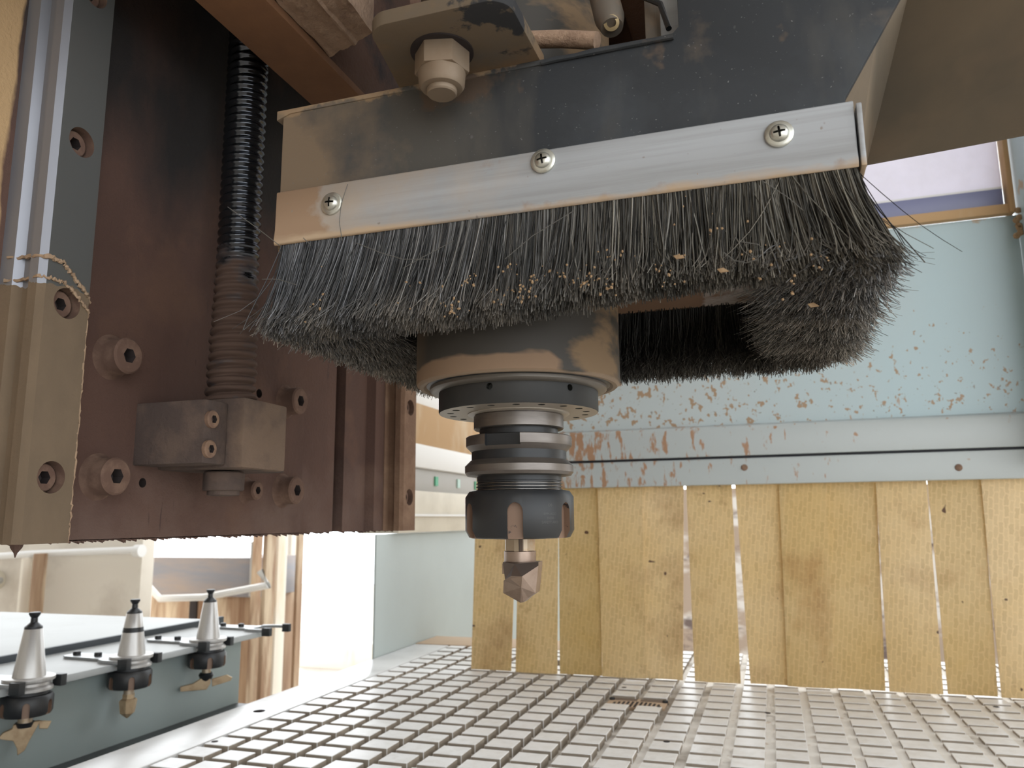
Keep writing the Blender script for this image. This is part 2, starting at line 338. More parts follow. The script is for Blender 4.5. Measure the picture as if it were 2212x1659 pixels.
def weave_material():
    m = mat('woven_yellow_strip', (.66, .49, .22), .6, trans=.35, layers=[
        dict(col=(.70, .55, .31), scale=5, lo=.40, hi=.7, grads=[('x', -100, 250, .1)]),
        dict(col=(.42, .25, .09), scale=10, lo=.56, hi=.75, max=.7),
        dict(col=(.30, .16, .06), scale=34, lo=.66, hi=.80, max=.6),
        dict(col=(.14, .08, .05), scale=95, detail=0, lo=.845, hi=.87),
        dict(col=(.42, .22, .055), scale=30, stretch=(1, 1, .6), lo=.80, hi=1.05, grads=[('x', -14, 6, .22), ('x', 56, 92, -.22), ('z', -30, -60, .2), ('z', -120, -190, -.16)], max=.5)], bump=(330, .4, .6, (1.5, 1, .35)))
    nt = m.node_tree; bs = nt.nodes['Principled BSDF']
    src = bs.inputs['Base Color'].links[0].from_socket
    geo = nt.nodes.new('ShaderNodeNewGeometry'); sp_ = nt.nodes.new('ShaderNodeSeparateXYZ'); nt.links.new(geo.outputs['Position'], sp_.inputs[0])
    cb_ = nt.nodes.new('ShaderNodeCombineXYZ')
    wob = math_node(nt, 'MULTIPLY', math_node(nt, 'SUBTRACT', noise_node(nt, geo.outputs['Position'], 120, (1, 1, 1), 2, 9), .5), .006)
    nt.links.new(math_node(nt, 'ADD', sp_.outputs[2], math_node(nt, 'ADD', math_node(nt, 'MULTIPLY', sp_.outputs[0], .22), wob)), cb_.inputs[0])
    nt.links.new(math_node(nt, 'ADD', wob, math_node(nt, 'SUBTRACT', sp_.outputs[0], math_node(nt, 'MULTIPLY', sp_.outputs[2], .12))), cb_.inputs[1])
    br = nt.nodes.new('ShaderNodeTexBrick'); nt.links.new(cb_.outputs[0], br.inputs['Vector'])
    br.inputs['Scale'].default_value = 1; br.inputs['Brick Width'].default_value = .0145; br.inputs['Row Height'].default_value = .0058
    br.inputs['Mortar Size'].default_value = .0011; br.inputs['Mortar Smooth'].default_value = .6
    br.inputs['Color1'].default_value = (.80, .77, .70, 1); br.inputs['Color2'].default_value = (1, 1, 1, 1); br.inputs['Mortar'].default_value = (1.12, 1.12, 1.16, 1)
    mx = nt.nodes.new('ShaderNodeMix'); mx.data_type = 'RGBA'; mx.blend_type = 'MULTIPLY'; mx.inputs[0].default_value = .55
    nt.links.new(src, mx.inputs[6]); nt.links.new(br.outputs[0], mx.inputs[7])
    oi = nt.nodes.new('ShaderNodeObjectInfo'); hs = nt.nodes.new('ShaderNodeHueSaturation')
    nt.links.new(math_node(nt, 'ADD', math_node(nt, 'MULTIPLY', oi.outputs['Random'], .2), .86), hs.inputs['Value'])
    nt.links.new(math_node(nt, 'ADD', math_node(nt, 'MULTIPLY', oi.outputs['Random'], -.2), 1.08), hs.inputs['Saturation'])
    nt.links.new(mx.outputs[2], hs.inputs['Color'])
    for l in list(nt.links):
        if l.from_socket == src and l.to_node.type in ('BSDF_PRINCIPLED', 'BSDF_TRANSLUCENT'):
            t_ = l.to_socket; nt.links.new(hs.outputs[0], t_)
    return m
strip_m = weave_material()

# ------------------------------------------------------------------ setting: an open shed round the router
FL = -1050
struct(MB().box(-9000, 6000, -6000, 12000, FL-60, FL).build('floor', concrete))
rf = MB()      # unseen roof; the opening over the machine is added to light the bed
rf.box(-4200, 3600, -4200, 700, 2700, 2780); rf.box(-4200, 3600, 2500, 4300, 2700, 2780)
rf.box(-4200, -1000, 700, 2500, 2700, 2780); rf.box(1600, 3600, 700, 2500, 2700, 2780)
struct(rf.build('ceiling', roof_m))
wb = MB().box(-700, 3600, 4200, 4320, FL, 150)
struct(wb.build('wall_back', backwall_m))
wr = MB().box(3500, 3600, 600, 4200, FL, 2700)
struct(wr.build('wall_right', plaster))
wl = MB().box(-4200, -4080, -4200, 1500, FL, 2700)
struct(wl.build('wall_left', plaster))
struct(MB().box(-4200, 1100, -4320, -4200, FL, 2700).build('wall_front', plaster))

# ------------------------------------------------------------------ vacuum bed
H = -220
bed = thing('vacuum_bed', 'pale grid-topped router bed under the spindle, with grooves and a suction grille', 'machine bed', (0, 900, -300))
nx_, ny_ = 70, 60; vs = []; fs = []
for j in range(ny_+1):
    for i in range(nx_+1):
        x, y_ = -562+1262*i/nx_, 250+1146*j/ny_
        f_ = min(max((x+250)/200, 0), 1); f_ = f_*f_*(3-2*f_)
        vs.append((x, y_, H-9+6.2*f_+.9*noise.noise(Vector((x*.05, y_*.05, 0)))*f_))
for j in range(ny_):
    for i in range(nx_): fs.append((j*(nx_+1)+i, j*(nx_+1)+i+1, (j+1)*(nx_+1)+i+1, (j+1)*(nx_+1)+i))
b = MB().add(vs, fs); b.box(-562, 700, 250, 1396, -300, H-11)
b.build('channel_floor', channel_m, bed, smooth=60)
b = MB(); b.box(-628, -562.5, 250, 1345, -300, H)
o = b.build('border', bedframe_m, bed, bevel=1.2)
cy = MB()
for (px, py) in ((560, 1536), ):
    p = at(px, py, 'z', H); cy.lathe([(7, -14), (7, 4)], (p.x, p.y, H), seg=20)
cut(o, cy, hole_m)
MB().box(-628, -200, 1345.5, 1440, -290, H+1).build('packing_board', packing, bed, bevel=1)
TX, TY = 39.2, 36.8
tiles = []
for i in range(0, 30):
    for k in range(-9, 21):
        x0 = -559+TX*i; y0 = 625+TY*k
        if y0+30 > 1394: continue
        if i in (9, 10) and k == 10: continue
        c = Vector((x0+15.5, y0+15, H)); z = c.dot(FW)
        if z < 50: continue
        px = 1106+FPX*c.dot(RT)/z; py = 829.5-FPX*c.dot(UP)/z
        if not (-60 < px < 2290 and py < 1700): continue
        front = y0 < 1108
        hid = (px > 1000 and not front)
        tiles.append(((1 if hid else 0)*1000+z, i, k, x0, y0))
tiles.sort()
tb = MB().box(0, 31, 0, 30.2, H-9, H)
proto = None; rest = MB()
def tilebox(mb, x0, y0):
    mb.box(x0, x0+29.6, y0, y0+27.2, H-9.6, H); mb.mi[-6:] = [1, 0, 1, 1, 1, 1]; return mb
for n, (z, i, k, x0, y0) in enumerate(tiles):
    if n < 300:
        if proto is None:
            q = tilebox(MB(), x0, y0)
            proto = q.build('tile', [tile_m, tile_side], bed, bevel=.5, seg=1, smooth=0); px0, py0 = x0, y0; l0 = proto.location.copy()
        else:
            t = proto.copy(); COL.objects.link(t); t.parent = bed
            t.location = l0 + Vector(((x0-px0)*S, (y0-py0)*S, random.uniform(-.4, .1)*S))
    else:
        tilebox(rest, x0, y0)
if rest.v:
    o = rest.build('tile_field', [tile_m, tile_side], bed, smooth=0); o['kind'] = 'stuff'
# suction grille between the tiles
gx, gy = -559+TX*10-4, 625+TY*10+13
MB().box(gx-36, gx+36, 984, 1029, H-9, H-3).build('grille_plate', packing, bed, bevel=.4)
for sx in (-1, 1):
    MB().box(gx+sx*17-15, gx+sx*17+15, 1016, 1028.4, H-4, H-2.85).build('port_recess', recess_m, bed)
for s_ in range(-5, 6):
    xx = s_*5.4; hl = 15*math.sqrt(max(1-(xx/31)**2, 0))
    MB().box(gx+xx-1.5, gx+xx+1.5, 998-hl*.9, 998+hl, H-4, H-2.8).build('grille_slit', hole_m, bed)
gc = (gx, gy)
for (dx, dy) in ((-33, 16), (33, 16), (30, -19)):
    MB().lathe([(3.6, 0), (3.6, 5), (2.2, 6)], (gc[0]+dx, gc[1]+dy-4, H-6), seg=14).build('port_screw', dark_steel, bed)
for (px, py) in ((1440, 1602), (1658, 1540), (2152, 1527), (1303, 1533), (1348, 1485), (464, 1602)):
    p = at(px, py, 'z', H)
    MB().lathe([(3.4, 0), (3.4, .6), (2.8, .7)], (p.x, p.y, H-.3), seg=16).build('screw_hole', hole_m, bed)

# ------------------------------------------------------------------ side wall of the machine, left of the strip curtain
sp = thing('side_beam', 'long cream and grey side beam over a grey-green panel, left of the strip curtain', 'machine frame', (-640, 1450, -300))
MB().box(-634, -630, 1192, 3000, -600, -22).build('side_panel', side_m, sp, bevel=1.5)
MB().box(-700, -618, 1250, 3000, -21.5, 55).build('lower_rail', cream, sp, bevel=3)
MB().box(-616, -611, 1250, 3000, 8, 12).build('edge_trim', whitebeam, sp)
MB().box(-700, -632, 1250, 3000, 55.3, 98).build('sensor_rail', greybeam, sp, bevel=1)
MB().box(-700, -622, 1250, 3000, 98.3, 143).build('upper_rail', whitebeam, sp, bevel=3)
MB().box(-700, -630, 1250, 3000, 143.3, 222).build('cover_board', brownboard, sp, bevel=1)
MB().box(-700, -640, 1250, 3000, 222.3, 300).build('top_rail', whitebeam, sp, bevel=2)
for (px, m_) in ((940, green), (988, palegreen), (1026, green)):
    p = at(px, 1032, 'x', -632)
    MB().box(-633, -629, p.y-5, p.y+9, 68, 86).build('marker', m_, sp, label=('green marker on the grey rail' if m_ is green else 'pale green marker on the grey rail'))

# ------------------------------------------------------------------ far enclosure with lip beams and window
en = thing('rear_enclosure', 'pale blue rust-spotted sheet enclosure behind the brush hood, with lips and a window', 'machine enclosure', (0, 1130, 40))
YB = 1115
MB().box(-412, 330, YB+14, YB+16, 84, 388).build('blue_sheet', blue, en)
MB().prism([(-412, YB+14, 129), (-412, YB+2, 125), (-412, YB, 121), (-412, YB, 84), (-412, YB+14, 84)], (742, 0, 0)).build('upper_lip', lip_m, en, bevel=1.2)
MB().box(-412, 318, YB+3, YB+13, 44.5, 81).build('lower_lip', lip_m, en, bevel=3)
MB().box(-412, 326, YB+8, YB+13, 80, 85).build('dark_joint', slot_m, en)
for px in (1608, 2071):
    p = at(px, 1010, 'y', YB+3)
    MB().lathe([(4.5, 0), (4, 1.4), (2.5, 1.8)], (p.x, YB+3, p.z), (0, -1, 0), seg=18).build('rivet', bolt_dust, en)
sill = MB().prism([(-412, YB+14, 388), (-412, YB+4, 389), (-412, YB+2, 401), (-412, YB+20, 402)], (735, 0, 0))
sill.build('dusty_sill', brownboard, en, bevel=1)
MB().box(-412, 316, YB+8, YB+26, 402, 425).build('window_rail', bluebar, en, bevel=1.5, label='blue rail under the window')
MB().box(-412, 318, YB+16, YB+20, 425, 900).build('window_pane', pane_m, en, label='milky lilac-white window pane')
MB().box(-412, 316, YB+10, YB+22, 425.2, 428).build('pane_bead', whitebeam, en)
MB().box(319.5, 326, YB-2, YB+22, 388, 900).build('corner_post', brownboard, en, bevel=1.5)
MB().box(330.5, 336, 1060, YB+24, 60, 900).build('return_sheet', blue, en)
for k in range(7):
    p = Vector((322+rng.uniform(-4, 6), YB-3, 388-k*6+rng.uniform(-4, 4)))
    MB().lathe([(3, -1), (4.5, 0), (2.5, 1.5)], p, (0, -1, 0), seg=8).build('dust_clot', sawdust, en)

# ------------------------------------------------------------------ strip curtain
cu = thing('strip_curtain', 'curtain of overlapping woven yellow strips hanging under the grey lip, over the bed', 'strip curtain', (-20, 1125, H))
STR = [((1030, 1118), (1018, 1450), (1104, 1462)), ((1122, 1207), (1114, 1465), (1204, 1469)), ((1207, 1293), (1210, 1468), (1301, 1470)),
       ((1291, 1388), (1301, 1474), (1396, 1478)), ((1386, 1479), (1394, 1478), (1476, 1482)), ((1482, 1581), (1502, 1490), (1601, 1491)),
       ((1587, 1687), (1622, 1492), (1706, 1494)), ((1684, 1789), (1702, 1494), (1802, 1493)), ((1786, 1895), (1799, 1494), (1914, 1510)),
       ((1893, 2003), (1923, 1510), (2040, 1518)), ((2004, 2124), (2050, 1518), (2157, 1514)), ((2121, 2228), (2166, 1520), (2268, 1530)),
       ((2226, 2330), (2272, 1530), (2372, 1540))]
LY = [3, 0, 3, -2, 4, 1, 5, -1, 5, 1, 4, 0, 3]
for k, ((tl, tr), bl, br) in enumerate(STR):
    yy = YB+19+LY[k]
    A, B = at(tl, 1046, 'y', yy), at(tr, 1046, 'y', yy); C, D = at(bl[0], bl[1], 'y', yy), at(br[0], br[1], 'y', yy)
    A.z = B.z = 78
    C.z = max(C.z, H+1.5); D.z = max(D.z, H+1.5)
    nv, nu = 14, 5; vs = []; fs = []
    for side in (0, 1):
        for j in range(nv+1):
            t = j/nv
            for i in range(nu+1):
                u = i/nu
                p = (A*(1-u)+B*u)*(1-t)+(C*(1-u)+D*u)*t
                p.y += side*1.6 + 1.4*sin(t*3+k*1.7)*t + (1.6*(u-.5)**2*4-.8)*t*(1 if k % 2 else -1)
                vs.append(p)
    n1 = (nv+1)*(nu+1)
    ix = lambda s_, j, i: s_*n1+j*(nu+1)+i
    for j in range(nv):
        for i in range(nu):
            fs.append((ix(0, j, i), ix(0, j+1, i), ix(0, j+1, i+1), ix(0, j, i+1)))
            fs.append((ix(1, j, i), ix(1, j, i+1), ix(1, j+1, i+1), ix(1, j+1, i)))
        fs.append((ix(0, j, 0), ix(1, j, 0), ix(1, j+1, 0), ix(0, j+1, 0)))
        fs.append((ix(0, j, nu), ix(0, j+1, nu), ix(1, j+1, nu), ix(1, j, nu)))
    for i in range(nu):
        fs.append((ix(0, nv, i), ix(1, nv, i), ix(1, nv, i+1), ix(0, nv, i+1)))
        fs.append((ix(0, 0, i), ix(0, 0, i+1), ix(1, 0, i+1), ix(1, 0, i)))
    MB().add(vs, fs).build('strip', strip_m, cu)

# ------------------------------------------------------------------ slide plate with its holes and bolts
XP, XB = -318, -329
sl = thing('slide_plate', 'rust-brown dust-coated vertical plate carrying the rails and ball screw at left', 'machine plate', (-345, 420, -9))
yA = lambda px: at(px, 950, 'x', XB).y
s1, s2, s3, s4 = yA(723), yA(744), yA(790), yA(812)
pb = MB()
pb.prism([(-362, 180, -8), (XB, 180, -8), (XB, 282, -8), (XP, 282.5, -8), (XP, 487, -8), (XB, 488, -8), (XB, s1, -8), (XB-16, s1, -8), (XB-16, s2, -8),
          (XB, s2, -8), (XB, s3, -8), (XB+8, s3+2, -8), (XB+8, s4, -8), (XB, s4+2, -8), (XB, 655, -8), (-362, 655, -8)], (0, 0, 560))
plate = pb.build('plate', plate_m, sl, recalc=True)
MB().box(XB-15.9, XB-13, s1+.1, s2-.1, -7, 551).build('slot_liner', slot_m, sl)
holes = MB()
for (px, py, r) in ((308, 1043, 2.6), (462, 1056, 2.2), (560, 850, 3.0), (450, 868, 2.5)):
    p = at(px, py, 'x', XP); holes.lathe([(r, -12), (r, 6)], (XP, p.y, p.z), (1, 0, 0), seg=16)
cut(plate, holes, hole_m)
for (px, py) in ((240, 772), (212, 1030), (618, 868), (610, 1060), (532, 1060)):
    p = at(px, py, 'x', XP); big = px != 532
    R0, hh = (9.3, 12) if big else (6, 9)
    bo = MB().lathe([(R0+2.5, 0), (R0+1, 1.5), (R0, 3), (R0, hh-1), (R0-1, hh)], (XP, p.y, p.z), (1, 0, 0), seg=32).build('bolt', bolt_brown, sl)
    cut(bo, MB().lathe([(R0*.38, hh-6), (R0*.44, hh+1)], (XP, p.y, p.z), (1, 0, 0), seg=6), hole_m)
# ragged dust fringe along the bottom edge
fr = MB()
y = 182.0
while y < 655:
    w = random.uniform(.7, 2.6); d = random.choice((.2, .3, .5, .6, .9, 1.6))*random.uniform(.6, 1.3)
    xs = (XB if y < 283 or y > 487 else XP)
    if s1-2 < y+w and y < s2+1: y += w; continue
    fr.add([(xs, y, -7.6), (xs, y+w, -7.6), (xs, y+w*random.uniform(.2, .8), -8-d), (xs-6, y, -7.9), (xs-6, y+w, -7.9)],
           [(0, 2, 1), (0, 3, 2), (1, 2, 4), (2, 3, 4)])
    y += w*.85
o = fr.build('dust_fringe', plate_m, sl, smooth=0); o['kind'] = 'stuff'
p = at(38, 1182, 'x', XB)
MB().lathe([(3.2, 0), (2.6, -2.5), (.8, -5), (.2, -7)], (XB-1, p.y, -8), seg=7).build('dust_drip', plate_m, sl)

# ------------------------------------------------------------------ linear rails
def rail(name, yc, label, mrail):
    r = thing(name, label, 'linear rail', (-316, yc, -9))
    half = [(XB, 14), (-321, 14), (-318.5, 10.5), (-313.5, 10.5), (-311, 14), (-306, 14), (-303, 11.8)]
    prof = [(x, yc+h) for x, h in half] + [(x, yc-h) for x, h in reversed(half)]
    mb = MB(); mb.prism([(x, y_, -8.5) for x, y_ in prof], (0, 0, 520))
    body = mb.build('rail_body', [mrail], r, recalc=True)
    ch = MB(); hz = []
    z = 20.5
    while z < 500:
        hz.append(z); ch.lathe([(4.6, -24), (4.6, -9), (7.2, -8.9), (7.2, 4)], (-303, yc, z), (1, 0, 0), seg=28); z += 79.8
    cut(body, ch, bolt_brown)
    for z in hz:
        bo = MB().lathe([(6.4, -12), (6.4, -4.6), (5.8, -4)], (-303, yc, z), (1, 0, 0), seg=24).build('bolt', bolt_brown, r)
        cut(bo, MB().lathe([(3, -9), (3.3, 0)], (-303, yc, z), (1, 0, 0), seg=6), hole_m)
    return r
def rail_material():
    m, nt, bs = newmat('rail_steel_part_caked')
    geo = nt.nodes.new('ShaderNodeNewGeometry'); pos = geo.outputs['Position']
    sep = nt.nodes.new('ShaderNodeSeparateXYZ'); nt.links.new(pos, sep.inputs[0])
    nrm = nt.nodes.new('ShaderNodeSeparateXYZ'); nt.links.new(geo.outputs['True Normal'], nrm.inputs[0])
    def mixc(f, a, b_):
        mx = nt.nodes.new('ShaderNodeMix'); mx.data_type = 'RGBA'
        if isinstance(f, float): mx.inputs[0].default_value = f
        else: nt.links.new(f, mx.inputs[0])
        for i, c in ((6, a), (7, b_)):
            if isinstance(c, tuple): mx.inputs[i].default_value = (*c, 1)
            else: nt.links.new(c, mx.inputs[i])
        return mx.outputs[2]
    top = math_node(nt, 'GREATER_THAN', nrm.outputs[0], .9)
    clean = mixc(top, (.22, .225, .25), (.14, .142, .135))  # top face painted darker for the dark it reflects
    n1 = noise_node(nt, pos, 60, (1, 1, .5), 5, 1)
    dusty = mixc(math_node(nt, 'MULTIPLY', n1, 1.1, True), (.095, .068, .043), (.16, .112, .07))
    zed = math_node(nt, 'ADD', sep.outputs[2], math_node(nt, 'MULTIPLY', noise_node(nt, pos, 70, (1, 1, .1), 4, 2), .012))
    f = math_node(nt, 'LESS_THAN', zed, .113+ZO)
    nt.links.new(mixc(f, clean, dusty), bs.inputs['Base Color'])
    g = math_node(nt, 'SUBTRACT', 1.0, f)
    nt.links.new(math_node(nt, 'MULTIPLY', g, .55), bs.inputs['Metallic'])
    nt.links.new(math_node(nt, 'ADD', math_node(nt, 'MULTIPLY', f, .5), .42), bs.inputs['Roughness'])
    bn = nt.nodes.new('ShaderNodeBump'); bn.inputs['Distance'].default_value = .0006
    nt.links.new(math_node(nt, 'MULTIPLY', f, .5), bn.inputs['Strength'])
    nt.links.new(noise_node(nt, pos, 420, (1, 1, 1), 6, 5), bn.inputs['Height']); nt.links.new(bn.outputs[0], bs.inputs['Normal'])
    return m
rail_m = rail_material()
far_rail_m = mat('brown_caked_far_rail', (.15, .085, .052), .92, layers=[dict(col=(.22, .135, .085), scale=40, lo=.45, hi=.7), dict(col=(.10, .05, .034), scale=40, lo=.6, hi=.8)], bump=(420, .5, .8))
YR1, YR2 = 267.2, 633
ra = rail('guide_rail', YR1, 'near guide rail, bright steel above and caked in tan dust below, at left edge', rail_m)
rb = rail('guide_rail', YR2, 'far brown guide rail on the right edge of the plate, below the brush', far_rail_m)
# curled lips of the dust crust on the near rail
def crust(zf, hgt, name):
    path = [(-325, YR1-14.6), (-318.5, YR1-12), (-312, YR1-12.5), (-306, YR1-14.4), (-303, YR1-12)] + [(-302.6, YR1-12+i*2) for i in range(1, 12)] + [(-303, YR1+11.5), (-306, YR1+14.3), (-312, YR1+14.3)]
    pts = []
    for i, (x, y_) in enumerate(path):
        t = i/(len(path)-1); pts.append((x, y_, zf(t)))
    fine = []; rad = []
    for i in range(len(pts)-1):
        a, b_ = Vector(pts[i]), Vector(pts[i+1])
        for q in range(4):
            v = a.lerp(b_, q/4); v += Vector((random.uniform(-.3, .5), random.uniform(-.4, .4), random.uniform(-.6, .6))); fine.append(v); rad.append(random.uniform(.5, 1.25)*hgt)
    MB().tube(fine, rad, 6).build(name, rail_dust, ra)
crust(lambda t: 120.5-2*math.sin(t*3) - max(0, t-.45)*32, 1.0, 'dust_lip')
crust(lambda t: 109.5 - max(0, t-.5)*26, .8, 'dust_lip')
edge = [Vector((-303.4, YR1+12.2+random.uniform(-.4, .5), z+random.uniform(-1, 1))) for z in np.arange(-8, 96, 1.6)]
MB().tube(edge, [random.uniform(.25, .75) for _ in edge], 5).build('dust_lip', rail_dust, ra)

# ------------------------------------------------------------------ ball screw
XS, YS, PIT_S = -290, 369, 5.0
nz, nt_ = 0, 40
zs = np.arange(62, 420, .42)
th = np.linspace(0, 2*pi, nt_, endpoint=False)
Z, T = np.meshgrid(zs, th, indexing='ij')
ph = (Z/PIT_S - T/(2*pi)) % 1.0
groove = np.clip(1-np.abs(ph-.5)/.36, 0, 1)
groove = np.sqrt(np.clip(1-(1-groove)**2, 0, 1))
dust = np.clip((150-Z)/80, 0, 1)
rad = 12.2 - (1.45+.75*dust)*(.5-.5*np.cos(2*pi*ph))**(1+1.2*dust) + dust*(1.8+.35*np.sin(Z*.9+3*np.sin(T))+.5*np.sin(Z*.37+T*2))
V = np.stack([XS+rad*np.cos(T), YS+rad*np.sin(T), Z], -1).reshape(-1, 3)
fs = []
for i in range(len(zs)-1):
    for k in range(nt_):
        fs.append((i*nt_+k, i*nt_+(k+1) % nt_, (i+1)*nt_+(k+1) % nt_, (i+1)*nt_+k))
bsr = thing('ball_screw', 'vertical ball screw, oily bright thread above and dust-filled below, left of the hood', 'ball screw', (XS, YS, 20))
mb = MB(); mb.v = [tuple(v) for v in V]; mb.f = fs; mb.mi = [0]*len(fs)
mb.build('threaded_shaft', screw_m, bsr, smooth=60)
MB().lathe([(5.5, 14.5), (8.6, 15), (8.6, 17.2), (10.4, 17.4), (11, 18), (11, 27), (10.2, 27.8)], (XS, YS-2, 0), seg=36).build('lock_nut', block_m, bsr)

bl = thing('screw_support', 'dusty brown stepped bearing block holding the lower end of the ball screw', 'bearing block', (-295, 360, 29))
MB().prism([(XP-.5, 329, 30), (-274, 329, 30), (-273.5, 346.5, 30), (XP-.5, 346.5, 30)], (0, 0, 33)).build('flange_wing', block_m, bl, bevel=1)
MB().box(XP-.5, -263.5, 347, 386, 28.5, 66).build('bearing_body', block_m, bl, bevel=1.4)
MB().box(XP-.5, -276, 386.3, 404, 29, 62).build('flange_wing', block_m, bl, bevel=1)
for (px, py) in ((456, 906), (450, 970)):
    p = at(px, py, 'x', -273.5)
    q = MB().lathe([(4.6, -.3), (4.6, 1.6), (3.9, 2.2)], (-273.7, p.y, p.z), (1, 0, 0), seg=24).build('cap_screw', bolt_dust, bl)
    cut(q, MB().lathe([(2.1, -1.5), (2.3, 3)], (-273.7, p.y, p.z), (1, 0, 0), seg=6), hole_m)

# ------------------------------------------------------------------ gantry body and carriage above
gb = thing('gantry_body', 'dark machine column, and an unseen cover added to shade the top left corner', 'machine frame', (-420, 300, 0))
MB().box(-620, -362.5, -60, 640, 10, 700).build('column', carrier_m, gb, bevel=3)
MB().box(-620, 150, 150, 640, 560, 600).build('shade_cover', carrier_m, gb, bevel=2)  # unseen cover, added to keep the top left dark
ca = thing('carriage', 'orange-dusted carriage plate edge slanting down from the top left to the hood', 'machine carriage', (-250, 300, 262))
ZC = 263.0
e0, e1 = at(430, 0, 'z', ZC), at(655, 218, 'z', ZC); f0, f1 = at(545, 0, 'z', ZC), at(720, 122, 'z', ZC)
xL, xR = (e0.x+e1.x)/2, (f0.x+f1.x)/2
MB().box(xL, xR, 120, 470, ZC, ZC+5).build('plate_underside', orange_dust, ca, bevel=.6)
MB().box(xL+.3, xR-.3, 120, 470, ZC+5.2, 556).build('carriage_plate', carrier_m, ca, bevel=1)
MB().box(xL-34, xL-.5, 225, 305, 330, 400).build('slide_block', carrier_m, ca, bevel=2)
MB().box(xL-34, xL-.5, 590, 665, 330, 400).build('slide_block', carrier_m, ca, bevel=2)
MB().box(xL-8, xL-.3, 470.2, 665, 300, 556).build('rear_plate', carrier_m, ca)
c0, c1, c2, c3 = at(545, 0, 'z', ZC+5), at(728, 118, 'z', ZC+5), at(806, 72, 'z', ZC+5), at(742, -40, 'z', ZC+5)
n_ = 26; vs = []; fs = []
A = Vector((xR+.3, 150, ZC+5)); B = Vector((xR+.3, c1.y, ZC+5)); C = Vector((c2.x, c2.y, ZC+5)); D = Vector((c2.x+4, 150, ZC+5))
for j in range(n_+1):
    for i in range(n_+1):
        u, v = i/n_, j/n_
        p = (A*(1-u)+D*u)*(1-v)+(B*(1-u)+C*u)*v
        p = p + Vector((0, 0, 1.6*noise.noise(p*.12)+.8*noise.noise(p*.45)-(1.5 if .55 < u < .62 else 0)))
        vs.append(p)
for j in range(n_):
    for i in range(n_): fs.append((j*(n_+1)+i, (j+1)*(n_+1)+i, (j+1)*(n_+1)+i+1, j*(n_+1)+i+1))
o = len(vs); vs += [A+Vector((0, 0, 60)), B+Vector((0, 0, 60)), C+Vector((0, 0, 60)), D+Vector((0, 0, 60))]
fs.append((o, o+3, o+2, o+1))
row = lambda j: [j*(n_+1)+i for i in range(n_+1)]
colm = lambda i: [j*(n_+1)+i for j in range(n_+1)]
fs.append(tuple(row(n_)[::-1])+(o+1, o+2)); fs.append(tuple(colm(n_))+(o+2, o+3)); fs.append(tuple(colm(0)[::-1])+(o, o+1)); fs.append(tuple(row(0))+(o+3, o))
MB().add(vs, fs).build('felted_cover', felt, ca, label='box cover thick with felted tan dust')
# spindle carrier with valves and a cylinder above the hood
cr = thing('spindle_carrier', 'rusty block with air fittings seen above the hood, behind the lug', 'machine carriage', (-80, 340, 190))
MB().box(-175, 60, 398, 500, 190, 440).build('carrier_block', carrier_m, cr, bevel=2)
MB().box(-55, 20, 330, 397.5, 250, 440).build('carrier_rib', carrier_m, cr, bevel=2)
a, b_ = at(1296, -40, 'y', 300), at(1322, 60, 'y', 290)
MB().tube([a, a.lerp(b_, .8), b_], [6.2, 6.2, 4.6], 20).build('air_cylinder', hose_m, cr)
MB().lathe([(3.2, 0), (3.2, 3), (1.9, 3.2), (1.8, 1.2)], b_+Vector((0, 0, 2)), (.1, -.85, -.5), seg=20).build('fitting', brass, cr)
a, b_ = at(1140, 86, 'y', 292), at(1290, 88, 'y', 288)
MB().tube([a, a.lerp(b_, .5)+Vector((0, 0, .6)), b_], 3.6, 12).build('dusty_hose', felt, cr)
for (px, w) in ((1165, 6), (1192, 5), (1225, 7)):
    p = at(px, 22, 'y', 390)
    MB().box(p.x-w*.3, p.x+w*.3, 392, 397.9, p.z-5, p.z+3).build('painted_light_slit', whitetube, cr)  # white boxes painting bright slits of light on the block
a = at(1395, 40, 'y', 300)
MB().box(a.x, a.x+7, 296, 310, 186, 330).build('guide_bar', hose_m, cr, bevel=.6)
a = at(1428, 40, 'y', 296)
MB().box(a.x-3, a.x+9, 296, 306, 186, 330).build('guide_bar', alu, cr, bevel=.6, label='silvery bar beside the notch')
a = at(1380, -10, 'y', 292); b_ = at(1445, 62, 'y', 284)
MB().tube([a, a.lerp(b_, .4)+Vector((4, 0, 1)), b_], 1.2, 8).build('air_hose', glove, cr)

# ------------------------------------------------------------------ brush hood
YF, ZB, ZT = 275.0, 116.0, 181.0
hood = thing('dust_hood', 'dark slate-painted steel hood box above the brushes, dusty tan at its left end', 'dust hood', (-80, 360, ZB))
fp = [(-196, YF, ZB), (33.5, YF, ZB), (33.5, YF, 144), (104, YF, 262), (-22, YF, 262), (-22, YF, 184), (-25, YF, ZT), (-196, YF, ZT)]
MB().prism(fp, (0, 4, 0)).build('front_panel', hood_paint, hood, bevel=.5)
MB().prism([(-199, YF-.6, ZT-4.5), (-199, YF-.6, ZT), (-24, YF-.6, ZT), (-24, YF-.6, ZT-2.2), (-192, YF-.6, ZT-2.2)], (0, 7, 0)).build('top_flange', hood_paint, hood, bevel=.4)
MB().tube([(-24+i*-6.5, YF-.9+random.uniform(-.15, .15), ZT-1.5+random.uniform(-.3, .3)) for i in range(9)], [random.uniform(.8, 1.3) for _ in range(9)], 8).build('weld_bead', hood_paint, hood)
MB().box(-196, -192, YF+4.2, 449, ZB, ZT).build('side_panel', hood_paint, hood)
MB().box(29.4, 33.4, YF+4.2, 449, ZB, 150).build('side_panel', hood_paint, hood)
MB().box(-196, 33.4, 449.2, 453, ZB, ZT).build('back_panel', hood_paint, hood)
tp = MB().box(-191.5, 34, YF+4.2, 449, 174, 177).build('top_panel', hood_paint, hood)
